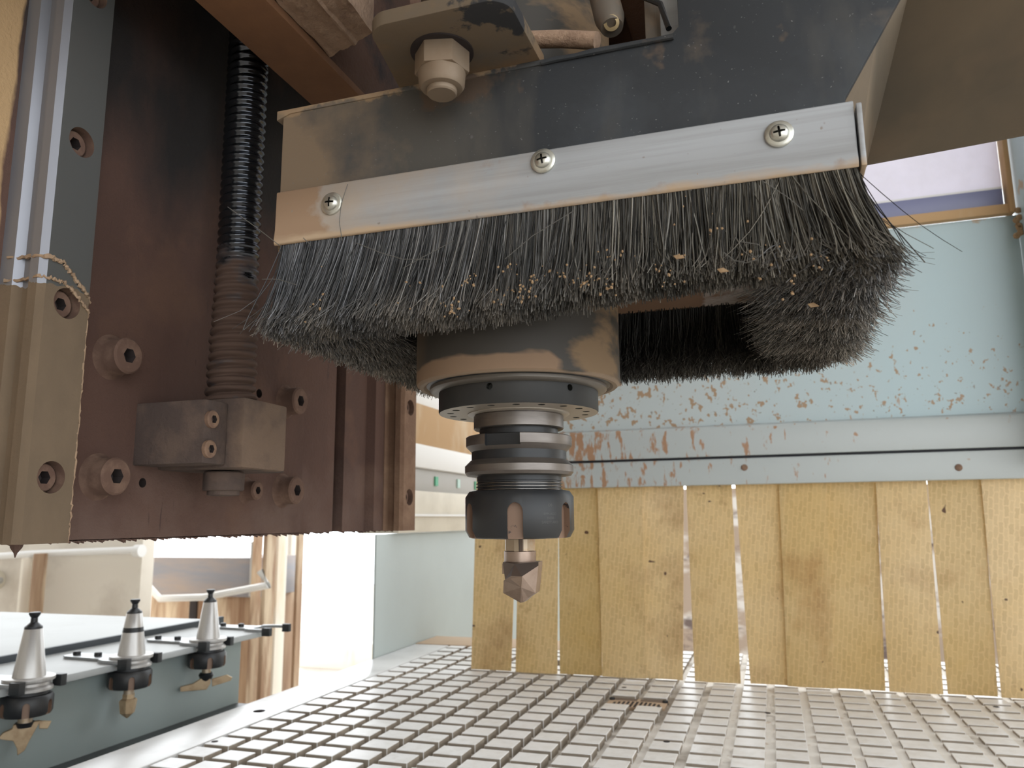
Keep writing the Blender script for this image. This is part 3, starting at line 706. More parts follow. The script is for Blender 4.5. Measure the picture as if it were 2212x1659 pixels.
cut(tp, MB().lathe([(50.5, 170), (50.5, 182)], (-110, 347.4, 0), seg=64))
# lug with nut
r_ = 9
L = []
def corner(cx, cy, a0, a1, r, n=7):
    for q in range(n+1):
        t = radians(a0+(a1-a0)*q/n); L.append((cx+r*cos(t), cy+r*sin(t), ZT))
L.append((-140, 281, ZT)); 
corner(-134.5+r_+1, 234+r_, 180, 270, r_); corner(-77-r_, 234+r_, 270, 360, r_)
L.append((-76.5, 281, ZT))
MB().prism(L, (0, 0, 6)).build('lug', lug_mat, hood, bevel=.8)
pc = at(955, 112, 'z', ZT)
nx, ny = pc.x, pc.y
nut = MB()
hexp = [(nx+10.9*cos(radians(60*q+14)), ny+10.9*sin(radians(60*q+14)), 171.5) for q in range(6)]
nut.prism(hexp, (0, 0, 9.4))
nut.build('lock_nut', zinc_dusty, hood, bevel=.7)
MB().lathe([(6.4, 164.8), (8.0, 165.2), (8.9, 166.6), (9.3, 171.6)], (nx, ny, 0), seg=36).build('nut_collar', zinc_dusty, hood)
MB().lathe([(5.4, 162.6), (5.9, 163.2), (5.9, 166)], (nx, ny, 0), seg=30).build('bolt_end', zinc_dusty, hood)
MB().lathe([(12.4, 180.3), (12.4, 181)], (nx, ny, 0), seg=36).build('nut_shadow_disc', hole_m, hood)  # dark disc, painted shadow line of the countersink above the nut
# folded tan shroud running off to the right
q0, q1 = at(1822, 218, 'y', YF+4), at(1944, 0, 'y', YF+4); q0b = at(1848, 388, 'y', YF+5)
m0, m1 = at(1872, 354, 'y', 322), at(1964, -20, 'y', 322)
t0, t1 = at(2620, 213, 'y', 268), at(2620, -60, 'y', 268)
MB().prism([q0b, m0, m1, Vector((q1.x, q1.y, m1.z)), q0], (.5, 1.6, 0)).build('shroud_fold', shroud_m, hood, recalc=True)
MB().prism([m0, t0, t1, m1], (0, 1.6, 0)).build('shroud_sheet', shroud_m, hood, recalc=True)

# ------------------------------------------------------------------ brush strips
def bristle_part(name, parent, P0, P1, out, tr, zr, zb, fo, fi, N, lean, curl, seed, clump=3.0, shade=1.0, tip_dust_light=.5, rad_mm=.21, fuzz=.12, hookmax=7):
    g = np.random.default_rng(seed)
    P0 = np.array(P0, float); P1 = np.array(P1, float); al = P1-P0; Ln = np.linalg.norm(al); al = al/Ln; out = np.array(out, float)
    u = g.random(N); w = g.random(N)
    rootxy = P0+np.outer(u*Ln, al)+np.outer(tr*(.5-w), out)
    ph = g.random(8)*6.28; fr_ = np.array([3, 7, 13, 22, 35, 50, 71, 90.])
    amp = np.array([.5, .8, 1, 1, .9, .8, .7, .6])/3
    cl = (np.sin(np.outer(u, fr_*2)*1.0+ph)*amp).sum(1)*clump
    cl2 = (np.sin(np.outer(u, fr_*1.7)+ph[::-1])*amp).sum(1)
    dl = np.array([lean(x) for x in u])+cl*.6+g.normal(0, 1.9, N)
    wild = g.random(N) < .05
    dl += wild*g.normal(0, 9, N)
    fi_ = np.array([fi(x) for x in u]) if callable(fi) else fi
    do = (1-w)*fo-w*fi_+g.normal(0, 1.2, N)+cl2*1.0
    zb_ = np.array([zb(x) for x in u])+2.0*(1-w) if callable(zb) else zb
    ln = (zr-zb_)*(1+g.normal(0, .022, N)) - np.abs(do)*.10 - np.abs(dl)*.06
    K = 7; t = np.linspace(0, 1, K)
    bend = g.uniform(1.1, 1.9, N)
    tt = t[None, :]**bend[:, None]
    hook = (g.random(N) < curl)
    ha = g.uniform(0, 6.28, N); hm = hook*g.uniform(2, hookmax, N)
    hk = np.clip((t-.62)/.38, 0, 1)[None, :]**2*hm[:, None]
    P = np.zeros((N, K, 3))
    P[:, :, :2] = rootxy[:, None, :]+dl[:, None, None]*tt[:, :, None]*al+do[:, None, None]*tt[:, :, None]*out
    P[:, :, 0] += hk*np.cos(ha)[:, None]; P[:, :, 1] += hk*np.sin(ha)[:, None]
    P[:, :, 2] = zr-ln[:, None]*t[None, :]+hk*.35
    P[:, 2:, :2] += g.normal(0, 1, (N, K-2, 2))*(fuzz*np.linspace(.5, 1.8, K-2)**1.3)[None, :, None]
    R = rad_mm*g.uniform(.75, 1.25, N)
    Rk = R[:, None]*np.linspace(1.05, .75, K)[None, :]
    a3 = g.uniform(0, 6.28, N)[:, None]+np.array([0, 2.094, 4.189])[None, :]
    V = np.repeat(P[:, :, None, :], 3, 2)
    V[..., 0] += Rk[:, :, None]*np.cos(a3)[:, None, :]; V[..., 1] += Rk[:, :, None]*np.sin(a3)[:, None, :]
    V = V.reshape(-1, 3)
    k = np.arange(K-1)[:, None]; s3 = np.arange(3)[None, :]
    q = np.stack([k*3+s3, k*3+(s3+1) % 3, (k+1)*3+(s3+1) % 3, (k+1)*3+s3], -1).reshape(-1, 4)
    F = (np.arange(N)[:, None, None]*(K*3)+q[None]).reshape(-1, 4)
    grey = (g.beta(.85, 2.6, N)*.23+.006)*shade*np.where(w < .35, 1, .75)  # inner bristles painted in shade; row factor adds painted bounce light
    warm = g.random(N)
    C = np.ones((N, K, 3, 4))
    tip_mix = np.clip((t-.70)/.30, 0, 1)[None, :]*((.2+.8*g.random(N))*np.clip(.5+cl2*.6, .1, 1.2)*tip_dust_light)[:, None]  # tips lightened: dust plus painted bounce light from the bed
    tip_mix = np.clip(tip_mix, 0, 1)
    tan = np.array([.215, .19, .16])*shade
    wx_ = np.clip(.25+.9*u+.3*(warm-.5), 0, 1); base = np.stack([grey*(.93+.16*wx_), grey*1.0, grey*(1.16-.34*wx_)], -1)
    c = base[:, None, :]*(1-tip_mix[..., None])+tan*tip_mix[..., None]
    C[..., :3] = c[:, :, None, :]
    me = bpy.data.meshes.new(name)
    cen = (V.min(0)+V.max(0))/2
    me.vertices.add(len(V)); me.vertices.foreach_set('co', ((V-cen)*S).ravel())
    me.loops.add(F.size); me.loops.foreach_set('vertex_index', F.ravel().astype(np.int32))
    me.polygons.add(len(F)); me.polygons.foreach_set('loop_start', np.arange(0, F.size, 4, dtype=np.int32)); me.polygons.foreach_set('loop_total', np.full(len(F), 4, np.int32))
    me.update(); me.validate()
    ca_ = me.color_attributes.new('Col', 'FLOAT_COLOR', 'POINT'); ca_.data.foreach_set('color', C.reshape(-1))
    me.materials.append(bristle_m); me.shade_smooth()
    o = bpy.data.objects.new(name, me); COL.objects.link(o); o.parent = parent
    w_ = Vector(cen)*S+Vector((0, 0, ZO)); o.location = w_-wloc(parent); o['wx'] = list(w_); o['kind'] = 'stuff'
    return o

def smooth(a, b, x): t = min(max((x-a)/(b-a), 0), 1); return t*t*(3-2*t)
ZR, ZBB = 122.0, 76.5
# front
bf = thing('brush_strip', 'front brush strip: long silvery aluminium holder with three cross screws and black bristles', 'brush', (-80, 271, 76), 'brush strips around the hood')
prof = [(YF-.1, 141.2), (YF-2.4, 141.2), (YF-3.1, 140.6), (YF-3.3, 124), (YF-3.9, 119.5), (YF-3.8, 117.6), (YF-3.2, 116.7), (YF-2.5, 116.7), (YF-2.2, 118), (YF-.1, 119)]
ho = MB().prism([(-195.5, y_, z) for y_, z in prof], (231, 0, 0)).build('holder', alu, bf, bevel=.25, seg=1, recalc=True)
# holder end turned up at the right
for (px, py) in ((718, 441), (1174, 349), (1683, 291)):
    p = at(px, py, 'y', YF-3.2)
    sc_ = MB().lathe([(4.9, 0), (4.9, .9), (4.5, 1.2), (3.3, 1.3), (3.1, 2.0), (2.3, 2.7), (.9, 3.0)], (p.x, YF-3.2, p.z), (0, -1, 0), seg=36).build('screw', zinc, bf)
    a_ = radians(random.uniform(-8, 8)); cr_ = MB(); pl = []
    for k in range(4):
        for (ra_, tb_) in ((.42, -.42), (2.0, -.36), (2.0, .36)):
            q = a_+k*pi/2
            if ra_ == .42: dx, dz = .42*(cos(q)+sin(q)), .42*(sin(q)-cos(q))
            else: dx, dz = ra_*cos(q)-tb_*sin(q), ra_*sin(q)+tb_*cos(q)
            pl.append((p.x+dx, YF-3.2-4, p.z+dz))
    cr_.prism(pl, (0, 2.7, 0))
    cut(sc_, cr_, recess)
LEAN = lambda u: -10*(1-smooth(.05, .62, u))*(.45+.55*smooth(0, .14, u))-1.5 + 10*smooth(.72, 1.0, u)**2 + 2*smooth(.4, .9, u)
bristle_part('bristles', bf, (-192, YF-.5), (34.5, YF-.5), (0, -1), 3.4, ZR-1, lambda u: 75.5+4.5*smooth(.4, .8, u), 7, lambda u: 14-10*smooth(.25, .75, u), 12500, LEAN, .34, 11, clump=5, shade=1.4, tip_dust_light=.75, rad_mm=.26)
# stray long bristles
st = MB()
def stray(pts, yv, r=.17):
    st.tube([at(x, y_, 'y', yv) for x, y_ in pts], r, 5)
stray([(739, 520), (733, 480), (737, 440), (751, 398)], YF-6.6)
stray([(606, 532), (560, 496), (492, 447)], YF-7)
stray([(672, 530), (655, 514)], YF-7)
stray([(770, 525), (820, 545), (870, 560), (930, 560)], YF-10)
stray([(640, 615), (600, 603), (566, 603)], YF-10)
stray([(1563, 545), (1585, 562), (1612, 568), (1636, 560), (1646, 535), (1638, 528), (1600, 522)], YF-13)
stray([(1645, 390), (1700, 425), (1735, 455)], YF-9)
stray([(1240, 455), (1150, 510), (1090, 560)], YF-10)
stray([(980, 520), (905, 560), (870, 580)], YF-10)
stray([(1640, 400), (1655, 480), (1690, 555)], YF-12)
stray([(600, 690), (575, 715), (570, 720)], YF-8)
o = st.build('stray_bristle', bristle_m, bf); o['kind'] = 'stuff'
ca_ = o.data.color_attributes.new('Col', 'FLOAT_COLOR', 'POINT')
ca_.data.foreach_set('color', np.tile([.11, .105, .095, 1.0], len(o.data.vertices)))
# sawdust crumbs caught in the bristles
cb = MB()
def crumb(px, py, n, spread, yv=YF-13.5, big=1.0):
    for _ in range(n):
        p = at(px+random.gauss(0, spread), py+random.gauss(0, spread*.8), 'y', yv+random.uniform(-.6, 1.5))
        s = random.uniform(.18, .6)*big
        ax = Vector((random.uniform(-1, 1), random.uniform(-1, 1), random.uniform(-1, 1)))
        e_ = random.uniform(.5, 1.6); cb.lathe([(.3*s, -s*e_), (s, -.2*s), (.7*s, .5*s), (.2*s, s*e_)], p, ax, seg=5)
for (px, py, n, sp_) in ((1015, 607, 14, 9), (1130, 630, 22, 14), (1075, 640, 6, 12), (1150, 605, 8, 8), (1260, 605, 18, 16), (1470, 555, 3, 5), (980, 660, 18, 16), (1100, 580, 8, 9),
                        (1300, 620, 14, 18), (1420, 590, 10, 25), (1660, 560, 8, 30), (1770, 570, 8, 20), (1560, 500, 5, 30), (1340, 560, 8, 25), (1200, 580, 10, 20), (1720, 620, 6, 20), (880, 640, 8, 30), (700, 650, 8, 40), (1500, 480, 5, 60)):
    crumb(px, py, n, sp_)
o = cb.build('sawdust_crumbs', sawdust, bf, smooth=0); o['kind'] = 'stuff'
for (px, py) in ((1465, 556), (1560, 585), (1755, 660)):
    p = at(px, py, 'y', YF-14 if px < 1700 else YF+12)
    MB().prism([p+Vector((-1.6, 0, .6)), p+Vector((.4, 0, .9)), p+Vector((2.2, 0, -.5)), p+Vector((-.6, 0, -.7))], (0, -.35, .1)).build('wood_chip', sawdust, bf, smooth=0)
# right
br_ = thing('brush_strip', 'right brush strip, its tangled curly bristle tips flaring out beside the front corner', 'brush', (42, 360, 76), 'brush strips around the hood')
MB().box(36.2, 38, 271, 449, 116.6, 139.5).build('holder', alu, br_, bevel=.5)
MB().box(33.6, 36.1, 284, 448, 117.2, 122).build('holder_core', alu_dusty, br_)
bristle_part('bristles', br_, (34.9, 280), (34.9, 444), (1, 0), 3, ZR-1, ZBB+1, 9, 33, 9500, lambda u: -6*(1-smooth(0, .2, u))-4, .9, 12, clump=5, shade=1.9, tip_dust_light=1.1, rad_mm=.25, fuzz=1.0, hookmax=11)
# back
bb = thing('brush_strip', 'back brush strip, brown-dusted holder and dark bristles seen inside under the hood', 'brush', (-80, 447, 76), 'brush strips around the hood')
MB().box(-190, 30, 443.0, 449, 118.5, 134).build('holder', alu_dusty, bb, bevel=.6, label='holder browned by dust with a rubbed patch')
bristle_part('bristles', bb, (-190, 446), (32, 446), (0, 1), 5, ZR-1, ZBB, -3, 24, 8500, lambda u: 0, .6, 13, clump=5, shade=1.1, tip_dust_light=1.0, rad_mm=.24, fuzz=.6, hookmax=9)
# left
bl_ = thing('brush_strip', 'left brush strip, dark grey matted bristles running back toward the guide rail', 'brush', (-195, 360, 76), 'brush strips around the hood')
MB().box(-199.2, -196.2, 280, 449, 117, 141).build('holder', alu, bl_, bevel=.4)
bristle_part('bristles', bl_, (-194, 279), (-194, 448), (-1, 0), 5, ZR-1, ZBB, 3.5, 34, 10500, lambda u: -2*(1-smooth(0, .3, u)), .7, 14, clump=4, shade=2.1, tip_dust_light=1.0, rad_mm=.25, fuzz=.95, hookmax=9)

# ------------------------------------------------------------------ spindle
AX, AY = -110.3, 347.4
spn = thing('spindle', 'grey dust-streaked round spindle body with a black bearing ring, above the collet nut', 'spindle', (AX, AY, 40))
def lz(prof, name, m, parent, seg=96, **k): return MB().lathe(prof, (AX, AY, 0), seg=seg).build(name, m, parent, **k)
lz([(43.4, 61.8), (44.6, 60.9), (46.4, 60.9), (47.6, 61.9), (48, 63.4), (48, 300)], 'housing', house_m, spn)
lz([(41.8, 61.0), (43.3, 61.6), (43.3, 63)], 'seal_groove', dark_steel, spn)
lz([(36, 58.4), (40.4, 58.6), (41.7, 59.6), (41.7, 62)], 'seal_lip', lip_face, spn)
rg = MB().lathe([(37.2, 49.0), (37.5, 49.5), (37.5, 60)], (AX, AY, 0), seg=96)
rg.mi = [1 if all(abs(rg.v[i][2]-49.0) < .01 for i in f) else 0 for f in rg.f]
rg = rg.build('bearing_ring', [ring_m, ring_face], spn)
hl = MB()
for k in range(18):
    t = 2*pi*k/18+.1; hl.lathe([(1.7, 46), (1.7, 51)], (AX+32*cos(t), AY+32*sin(t), 0), seg=12)
for t in (-1.6, -.62): hl.lathe([(1.5, -3), (1.5, 3)], (AX+37.5*cos(t), AY+37.5*sin(t), 56.5), (cos(t), sin(t), 0), seg=12)
cut(rg, hl, recess)
lz([(23.4, 48.2), (24, 48.6), (24, 50)], 'inner_ring', ring_face, spn)
lz([(20.6, 41.4), (21.1, 41.8), (21.1, 47.6), (20.2, 48), (20.2, 50)], 'shaft_nose', steel, spn)

# ------------------------------------------------------------------ tool holder in the spindle
def collet_nut(parent, cx, cy, ztop, zbot, R, name='collet_nut', rot=0.0, seg=144):
    nb = MB().lathe([(R*.875, zbot), (R*.93, zbot+.4), (R, zbot+3.6), (R, ztop-3), (R*.93, ztop-.4), (R*.86, ztop)], (cx, cy, 0), seg=seg).build(name, nut_m, parent)
    c = MB(); zt = zbot+(ztop-zbot)*.70
    for k in range(6):
        t = rot+k*pi/3; e1 = Vector((cos(t), sin(t), 0)); e2 = Vector((-sin(t), cos(t), 0)); w = R*.135
        pts = [(-w, zbot-2), (w, zbot-2)]+[(w*cos(q), zt-w+w*1.2*sin(q)) for q in np.linspace(0, pi, 9)]
        base = Vector((cx, cy, 0))+e1*(R*.875)
        c.prism([base+e2*a+Vector((0, 0, z)) for a, z in pts], e1*(R*.4))
    cut(nb, c, slotface)
    return nb
th_ = thing('tool_holder', 'steel tool holder with a black slotted collet nut, clamped in the spindle', 'tool holder', (AX, AY, -8))
lz([(17.4, 37.5), (18.4, 38.6), (18.4, 41.4)], 'neck', dark_steel, th_)
fl_ = lz([(22.2, 31.0), (24.6, 33.4), (24.7, 34), (24.7, 37.6), (24.2, 38)], 'upper_flange', steel, th_)
c_ = MB()
TCAM = math.atan2(-AY, -AX)
t = TCAM-.32
e1 = Vector((cos(t), sin(t), 0)); e2 = Vector((-sin(t), cos(t), 0)); bc = Vector((AX, AY, 0))+e1*21.2
c_.prism([bc+e2*a+Vector((0, 0, z)) for a, z in ((-8.2, 32.6), (8.2, 32.6), (8.2, 40), (-8.2, 40))], e1*8)
cut(fl_, c_, dark_steel)
lz([(22.1, 26.8), (22.1, 31.2)], 'groove', dark_steel, th_)
lz([(21.5, 19.6), (24.2, 20.0), (25.2, 21.4), (25.2, 24.4), (22.6, 27.0)], 'lower_flange', steel, th_)
lz([(19.3, 12.6), (19.3, 17.4), (19.6, 17.6), (19.6, 20)], 'threaded_neck', dark_steel, th_)
lz([(18.5, 13)]+[(r, z+d) for z in (13.0, 14.4, 15.8) for r, d in ((19.2, 0), (20.1, .3), (20.1, .6), (19.2, 1.0))]+[(18.5, 17)], 'thread', thread_m, th_)
collet_nut(th_, AX, AY, 13.2, -8.2, 25.0, rot=TCAM-.08)
lz([(11.0, -8.5), (12.2, -8.6), (14.5, -8.0)], 'collet', steel, th_)
def wrap_text(txt, size, zc, tc, parent, R, m, name='engraving'):
    cu_ = bpy.data.curves.new('t', 'FONT'); cu_.body = txt; cu_.size = size; cu_.align_x = 'CENTER'
    ot = bpy.data.objects.new('t', cu_); COL.objects.link(ot); bpy.context.view_layer.update()
    me = bpy.data.meshes.new_from_object(ot.evaluated_get(bpy.context.evaluated_depsgraph_get()))
    bpy.data.objects.remove(ot)
    q = MB(); vs = []
    for v in me.vertices:
        th = tc+v.co.x/R
        vs.append((AX+(R+.03)*cos(th), AY+(R+.03)*sin(th), zc+v.co.y))
    q.add(vs, [tuple(p.vertices) for p in me.polygons]); bpy.data.meshes.remove(me)
    return q.build(name, m, parent, smooth=0, label='faint lettering on the collet nut')
tc = TCAM+.56
wrap_text('RPM-AGO', 1.5, 1.9, tc, th_, 25.0, etch)
wrap_text('25000', 1.5, .1, tc, th_, 25.0, etch)
wrap_text('SAFETY ARO', 1.5, -1.7, tc, th_, 25.0, etch)
wrap_text('OB', 1.7, 5.6, tc, th_, 25.0, etch)

# router bit in the collet
rbt = thing('router_bit', 'wide bronze V-pointed router bit held in the collet of the spindle', 'router bit', (AX, AY, -37))
MB().lathe([(7.2, -14.4), (7.2, -8.3)], (AX, AY, 0), seg=8).build('shank', bit_steel, rbt, smooth=0)
MB().lathe([(7.2, -20), (7.3, -19.5), (7.3, -14.2), (7.0, -13.9)], (AX, AY, 0), seg=40).build('collar', bit_m, rbt)
P = lambda px, py, y_: at(px, py, 'y', y_)
yb = AY-5
V_ = dict(a=P(1086, 1214, yb-2), b=P(1163, 1214, yb-2), c=P(1163, 1222, yb-3), d=P(1157, 1281, yb-2), e=P(1141, 1292, yb), f=P(1131, 1301, yb), g=P(1124, 1302, yb), h=P(1087, 1281, yb), i=P(1088, 1254, yb-1), j=P(1091, 1252, yb-2),
          k=P(1111, 1218, yb-6), l=P(1104, 1244, yb-7), m=P(1128, 1245, yb-8), n=P(1126, 1269, yb-7), o=P(1102, 1250, yb-5))
ks = list(V_); vs = [V_[k] for k in ks]; ixx = {k: i for i, k in enumerate(ks)}
rim = 'ajihgfedcb'
fr_f = ['akj', 'jkl', 'jlo', 'joi', 'ion', 'ihn', 'hgn', 'gfn', 'fen', 'edn', 'dmn', 'dcm', 'cbkm', 'klm', 'lom', 'omn', 'abk']
fs = [tuple(ixx[c] for c in f) for f in fr_f]
nv = len(vs); back = [V_[k]+Vector((-1, 10, 0)) for k in rim]; vs += back
R_ = list(rim)
for q in range(len(R_)):
    a_, b2 = ixx[R_[q]], ixx[R_[(q+1) % len(R_)]]
    fs.append((a_, b2, nv+(q+1) % len(R_), nv+q))
fs.append(tuple(range(nv, nv+len(R_))))
hb = MB().add(vs, fs)
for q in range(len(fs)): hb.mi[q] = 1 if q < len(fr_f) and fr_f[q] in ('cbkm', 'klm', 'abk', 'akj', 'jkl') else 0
hb.build('cutting_head', [bit_m, bit_dark], rbt, recalc=True, smooth=0)
for (xa, xb, m_) in ((1111, 1121, bit_steel), (1122, 1129, bit_dark)):
    pa, pb_ = at(xa, 1175, 'y', AY-7.2), at(xb, 1175, 'y', AY-7.2)
    MB().box(pa.x, pb_.x, AY-7.6, AY-6, -14, -8.4).build('flute', m_, rbt, label='bright flute face' if m_ is bit_steel else 'dark flute groove')
MB().box(AX-6.6, AX+6.6, AY-6, AY+4, -24, -19.4).build('head_web', bit_m, rbt)

# ------------------------------------------------------------------ tool rack
XT = -760; TYS = (665.5, 807, 946.5); ZN = -186.0
rk = thing('tool_rack', 'grey-green sheet-metal tool rack with pale top and fork clips, left of the bed', 'tool rack', (-1000, 700, -600))
MB().box(-1400, -786, 200, 1056, -700, -175).build('cabinet', rack_m, rk, bevel=2)
MB().box(-900, -761, 200, 1083, -174.8, -166.5).build('top_lip', racktop_m, rk, bevel=1.5)
MB().box(-1500, -907, 200, 1164, -174.8, -164.5).build('top_sheet', racktop_m, rk, bevel=1.5)
MB().box(-906.5, -899.5, 200, 1158, -174.6, -158).build('rubber_seal', rubber, rk, bevel=1)
MB().box(-785.5, -640, 200, 1050, -420, -268).build('dark_gap_filler', glove, rk, bevel=2)  # black block added so the gap beside the bed looks dark
def fork(y0):
    f = MB()
    f.prism([(-858, y0-9, -166.4), (-852, y0-13, -166.4), (-795, y0-16, -166.4), (-782, y0-24, -166.4), (-782, y0+24, -166.4), (-795, y0+16, -166.4), (-852, y0+13, -166.4), (-858, y0+9, -166.4)], (0, 0, 3.4))
    for s in (-1, 1):
        pts = [(-788, y0+s*24), (-776, y0+s*29), (-756, y0+s*29.5), (-742, y0+s*26)]
        inn = [(-743, y0+s*22.5), (-757, y0+s*23.5), (-770, y0+s*22), (-784, y0+s*14)]
        f.prism([(x, y_, -166.4) for x, y_ in pts+inn], (0, 0, 4.2))
    fk = f.build('fork', fork_m, rk, bevel=.4)
    for (x, dy) in ((-846, 0), (-812, 0)):
        MB().lathe([(4.6, -163), (4.6, -159.5), (3.8, -158.6), (1.6, -158.5)], (x, y0+dy, 0), seg=20).build('fork_screw', dark_steel, fk)
    for s in (-1, 1):
        MB().prism([(-751, y0+s*21.5, -172), (-739, y0+s*21.5, -172), (-739, y0+s*29, -172), (-753, y0+s*29, -172)], (0, 0, 12)).build('grip', glove, fk, bevel=.6)
for y0 in TYS+(1088,): fork(y0)

def rack_tool(yc, label, band=False):
    t = thing('tool_holder', label, 'tool holder', (XT, yc, ZN-11), 'tool holders hanging in the rack')
    A = lambda pr, nm, m, **k: MB().lathe([(r, ZN+h) for r, h in pr], (XT, yc, 0), seg=48).build(nm, m, t, **k)
    collet_nut(t, XT, yc, ZN+9.5, ZN-11.5, 25, rot=-.72, seg=60)
    A([(20, 9), (20, 13)], 'neck', dark_steel)
    A([(20, 12.6), (23.6, 13.4), (23.8, 16), (20.6, 18.6), (20.6, 21.2), (24.6, 23), (25, 24), (25, 26.6), (24.4, 27)], 'flange', bright_taper)
    A([(15.9, 27), (12.4, 52), (12.2, 54)] if band else [(15.9, 27), (9, 75.5), (8.6, 76.2)], 'taper', bright_taper)
    if band:
        A([(12.3, 53.9), (11.4, 59.5)], 'taper_band', dark_steel, label='dark band round the taper')
        A([(11.4, 59.4), (9.2, 75.5), (8.7, 76.2)], 'taper', bright_taper)
    A([(8.9, 75.6), (8.6, 78), (5.2, 81), (3.6, 82.4), (3.3, 87), (5.6, 90.5), (5.8, 92.3), (5.2, 92.8)], 'pull_stud', dark_steel)
    return t
rack_tool(TYS[0], 'tool holder nearest the camera in the rack, with a plain bright taper')
rack_tool(TYS[1], 'middle tool holder in the rack, with a dark band round its taper', True)
rack_tool(TYS[2], 'farthest tool holder in the rack, beside the empty end fork')
def rbit(yc, label, shank, mk):
    t = thing('router_bit', label, 'router bit', (XT, yc, ZN-50), 'router bits hanging in the rack')
    MB().lathe([(shank, ZN-20), (shank, ZN-11.7)], (XT, yc, 0), seg=20).build('shank', bit_steel, t)
    mk(t)
def poly_bit(yc, pts, t, th=6, nm='cutter'):
    # pts are (right, up) offsets across the view, wings turned to face the lens
    d = Vector((XT, yc, 0)).normalized(); r = Vector((-d.y, d.x, 0)); r = -r if r.x < 0 else r
    base = Vector((XT, yc, ZN))
    MB().prism([base+r*a+Vector((0, 0, z))-d*th/2 for a, z in pts], d*th).build(nm, rack_bit, t, recalc=True, bevel=.5, seg=1, smooth=0)
def mk1(t):
    poly_bit(TYS[0], [(-10, -20), (14, -19), (11, -26), (6, -37), (2, -47), (-4, -51), (-5, -44), (-9, -36), (-20, -33), (-22, -31), (-19, -27), (-11, -24)], t)
    MB().lathe([(7, ZN-24), (9, ZN-19)], (XT, TYS[0], 0), seg=20).build('collar', dark_steel, t)
    poly_bit(TYS[0]+6, [(8, -20), (20, -22), (17, -29), (9, -28)], t, 4, 'rear_wing')
def mk2(t):
    MB().lathe([(1.2, ZN-47), (8.6, ZN-41), (10.6, ZN-27), (9, ZN-25), (7, ZN-24.5), (7, ZN-19)], (XT, TYS[1], 0), seg=6).build('cutter', rack_bit, t, smooth=0)
def mk3(t):
    MB().lathe([(6, ZN-30), (8, ZN-27), (10, ZN-22), (8, ZN-19)], (XT, TYS[2], 0), seg=20).build('collar', dark_steel, t)
    poly_bit(TYS[2]-4, [(-4, -26), (8, -25), (9, -33), (4, -41), (-29, -41), (-30, -35), (-14, -32)], t)
    poly_bit(TYS[2]+6, [(4, -29), (24, -25), (31, -29), (29, -33), (5, -39)], t, 5, 'rear_wing')
rbit(TYS[0], 'broad ogee router bit under the nearest tool holder in the rack', 7, mk1)
rbit(TYS[1], 'small stubby pointed router bit under the banded middle tool holder', 6, mk2)
rbit(TYS[2], 'wide flat winged router bit under the farthest tool holder in the rack', 6, mk3)

# ------------------------------------------------------------------ background behind the rack
def bg_box(name, px0, px1, py0, py1, Y, depth, m, label=None, cat=None, parent=None, bev=3, zfloor=False):
    a, b_ = at(px0, py1, 'y', Y), at(px1, py0, 'y', Y)
    z0 = FL if zfloor else a.z
    o = MB().box(min(a.x, b_.x), max(a.x, b_.x), Y, Y+depth, z0, b_.z).build(name, m, parent, bevel=bev)
    if label: tag(o, label, cat)
    return o
bg_box('plaster_partition', -300, 312, 1130, 1500, 2300, 60, plaster, 'cream plastered partition behind the tool rack, lower left', 'partition', zfloor=True)
pp = thing('wall_conduit', 'cream pipe running along the partition just below the plate edge', 'pipe', at(140, 1200, 'y', 2280))
MB().tube([at(-200, 1216, 'y', 2270), at(70, 1196, 'y', 2270), at(300, 1188, 'y', 2270)], 13, 14).build('pipe', whitetube, pp)
MB().lathe([(22, -14), (22, 14)], at(300, 1190, 'y', 2270), (1, 0, .03), seg=20).build('coupling', whitetube, pp)
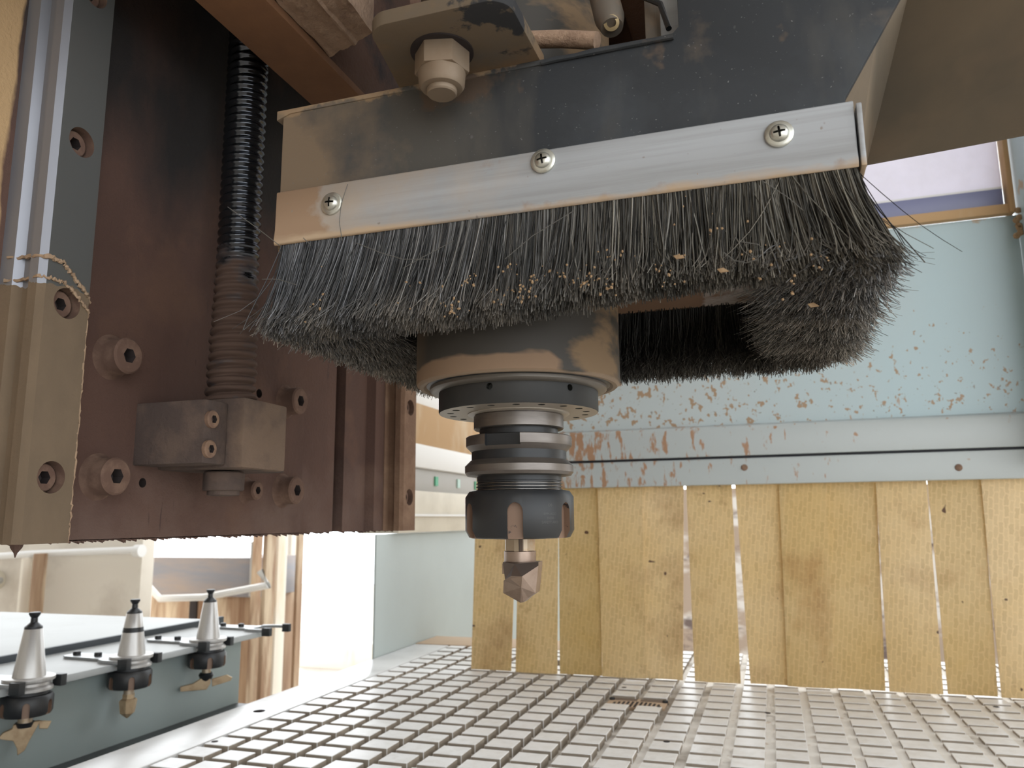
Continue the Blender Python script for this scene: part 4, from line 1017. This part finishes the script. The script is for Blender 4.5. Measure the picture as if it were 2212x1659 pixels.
bg_box('timber_stud', 58, 72, 1196, 1480, 2220, 40, wood_m, 'narrow brown upright stud in front of the partition, far left', 'post', zfloor=True)
bg_box('timber_stud', 26, 46, 1206, 1480, 2235, 40, palewood, 'pale pinkish upright stud just left of the brown one', 'post', zfloor=True)
sw = thing('wall_socket', 'round cream switch plate at the left picture edge', 'switch', at(0, 1250, 'y', 2290))
MB().lathe([(34, 0), (34, 18), (28, 24)], at(-2, 1252, 'y', 2299), (0, -1, 0), seg=28).build('plate', cream, sw)
MB().lathe([(12, 0), (10, 14)], at(2, 1254, 'y', 2277), (0, -1, 0), seg=18).build('knob', greybeam, sw)
cb_ = thing('control_cabinet', 'brownish glossy cabinet behind the rack with a white tube frame round it', 'cabinet', at(440, 1340, 'y', 2700))
bg_box('glazed_front', 322, 560, 1205, 1285, 2700, 260, greypanel, parent=cb_)
bg_box('lower_body', 318, 556, 1286, 1420, 2720, 260, wood_m, parent=cb_, zfloor=True)
bg_box('dark_gap', 402, 426, 1286, 1420, 2712, 8, hole_m, parent=cb_)
bg_box('side_post', 536, 556, 1170, 1290, 2690, 30, greybeam, parent=cb_)
q = [at(x, y_, 'y', 2440) for x, y_ in ((322, 1268), (345, 1293), (440, 1290), (580, 1264), (562, 1234))]
MB().tube(q, 13, 10).build('tube_frame', whitetube, cb_)
bg_box('shed_post', 528, 548, 1150, 1560, 2550, 60, slot_m if False else wood_m, 'dark brown post end behind the end of the rack', 'post', zfloor=True)
bg_box('shed_post', 551, 578, 1150, 1560, 2500, 60, wood_m, 'orange-brown weathered post right of the dark post', 'post', zfloor=True)
bg_box('shed_post', 579, 603, 1150, 1560, 2600, 60, palewood, 'greyish pale post right of the orange-brown post', 'post', zfloor=True)
bg_box('shed_post', 631, 640, 1150, 1560, 2900, 40, wood_m, 'thin dark upright in the bright opening', 'post', zfloor=True)
bg_box('timber_board', 640, 830, 1392, 1600, 5200, 80, palewood, 'sunlit pale boards low in the bright opening', 'board', zfloor=True)
bg_box('timber_board', 604, 630, 1150, 1600, 3040, 40, palewood, 'sunlit upright plank at the left of the opening', 'board', zfloor=True)
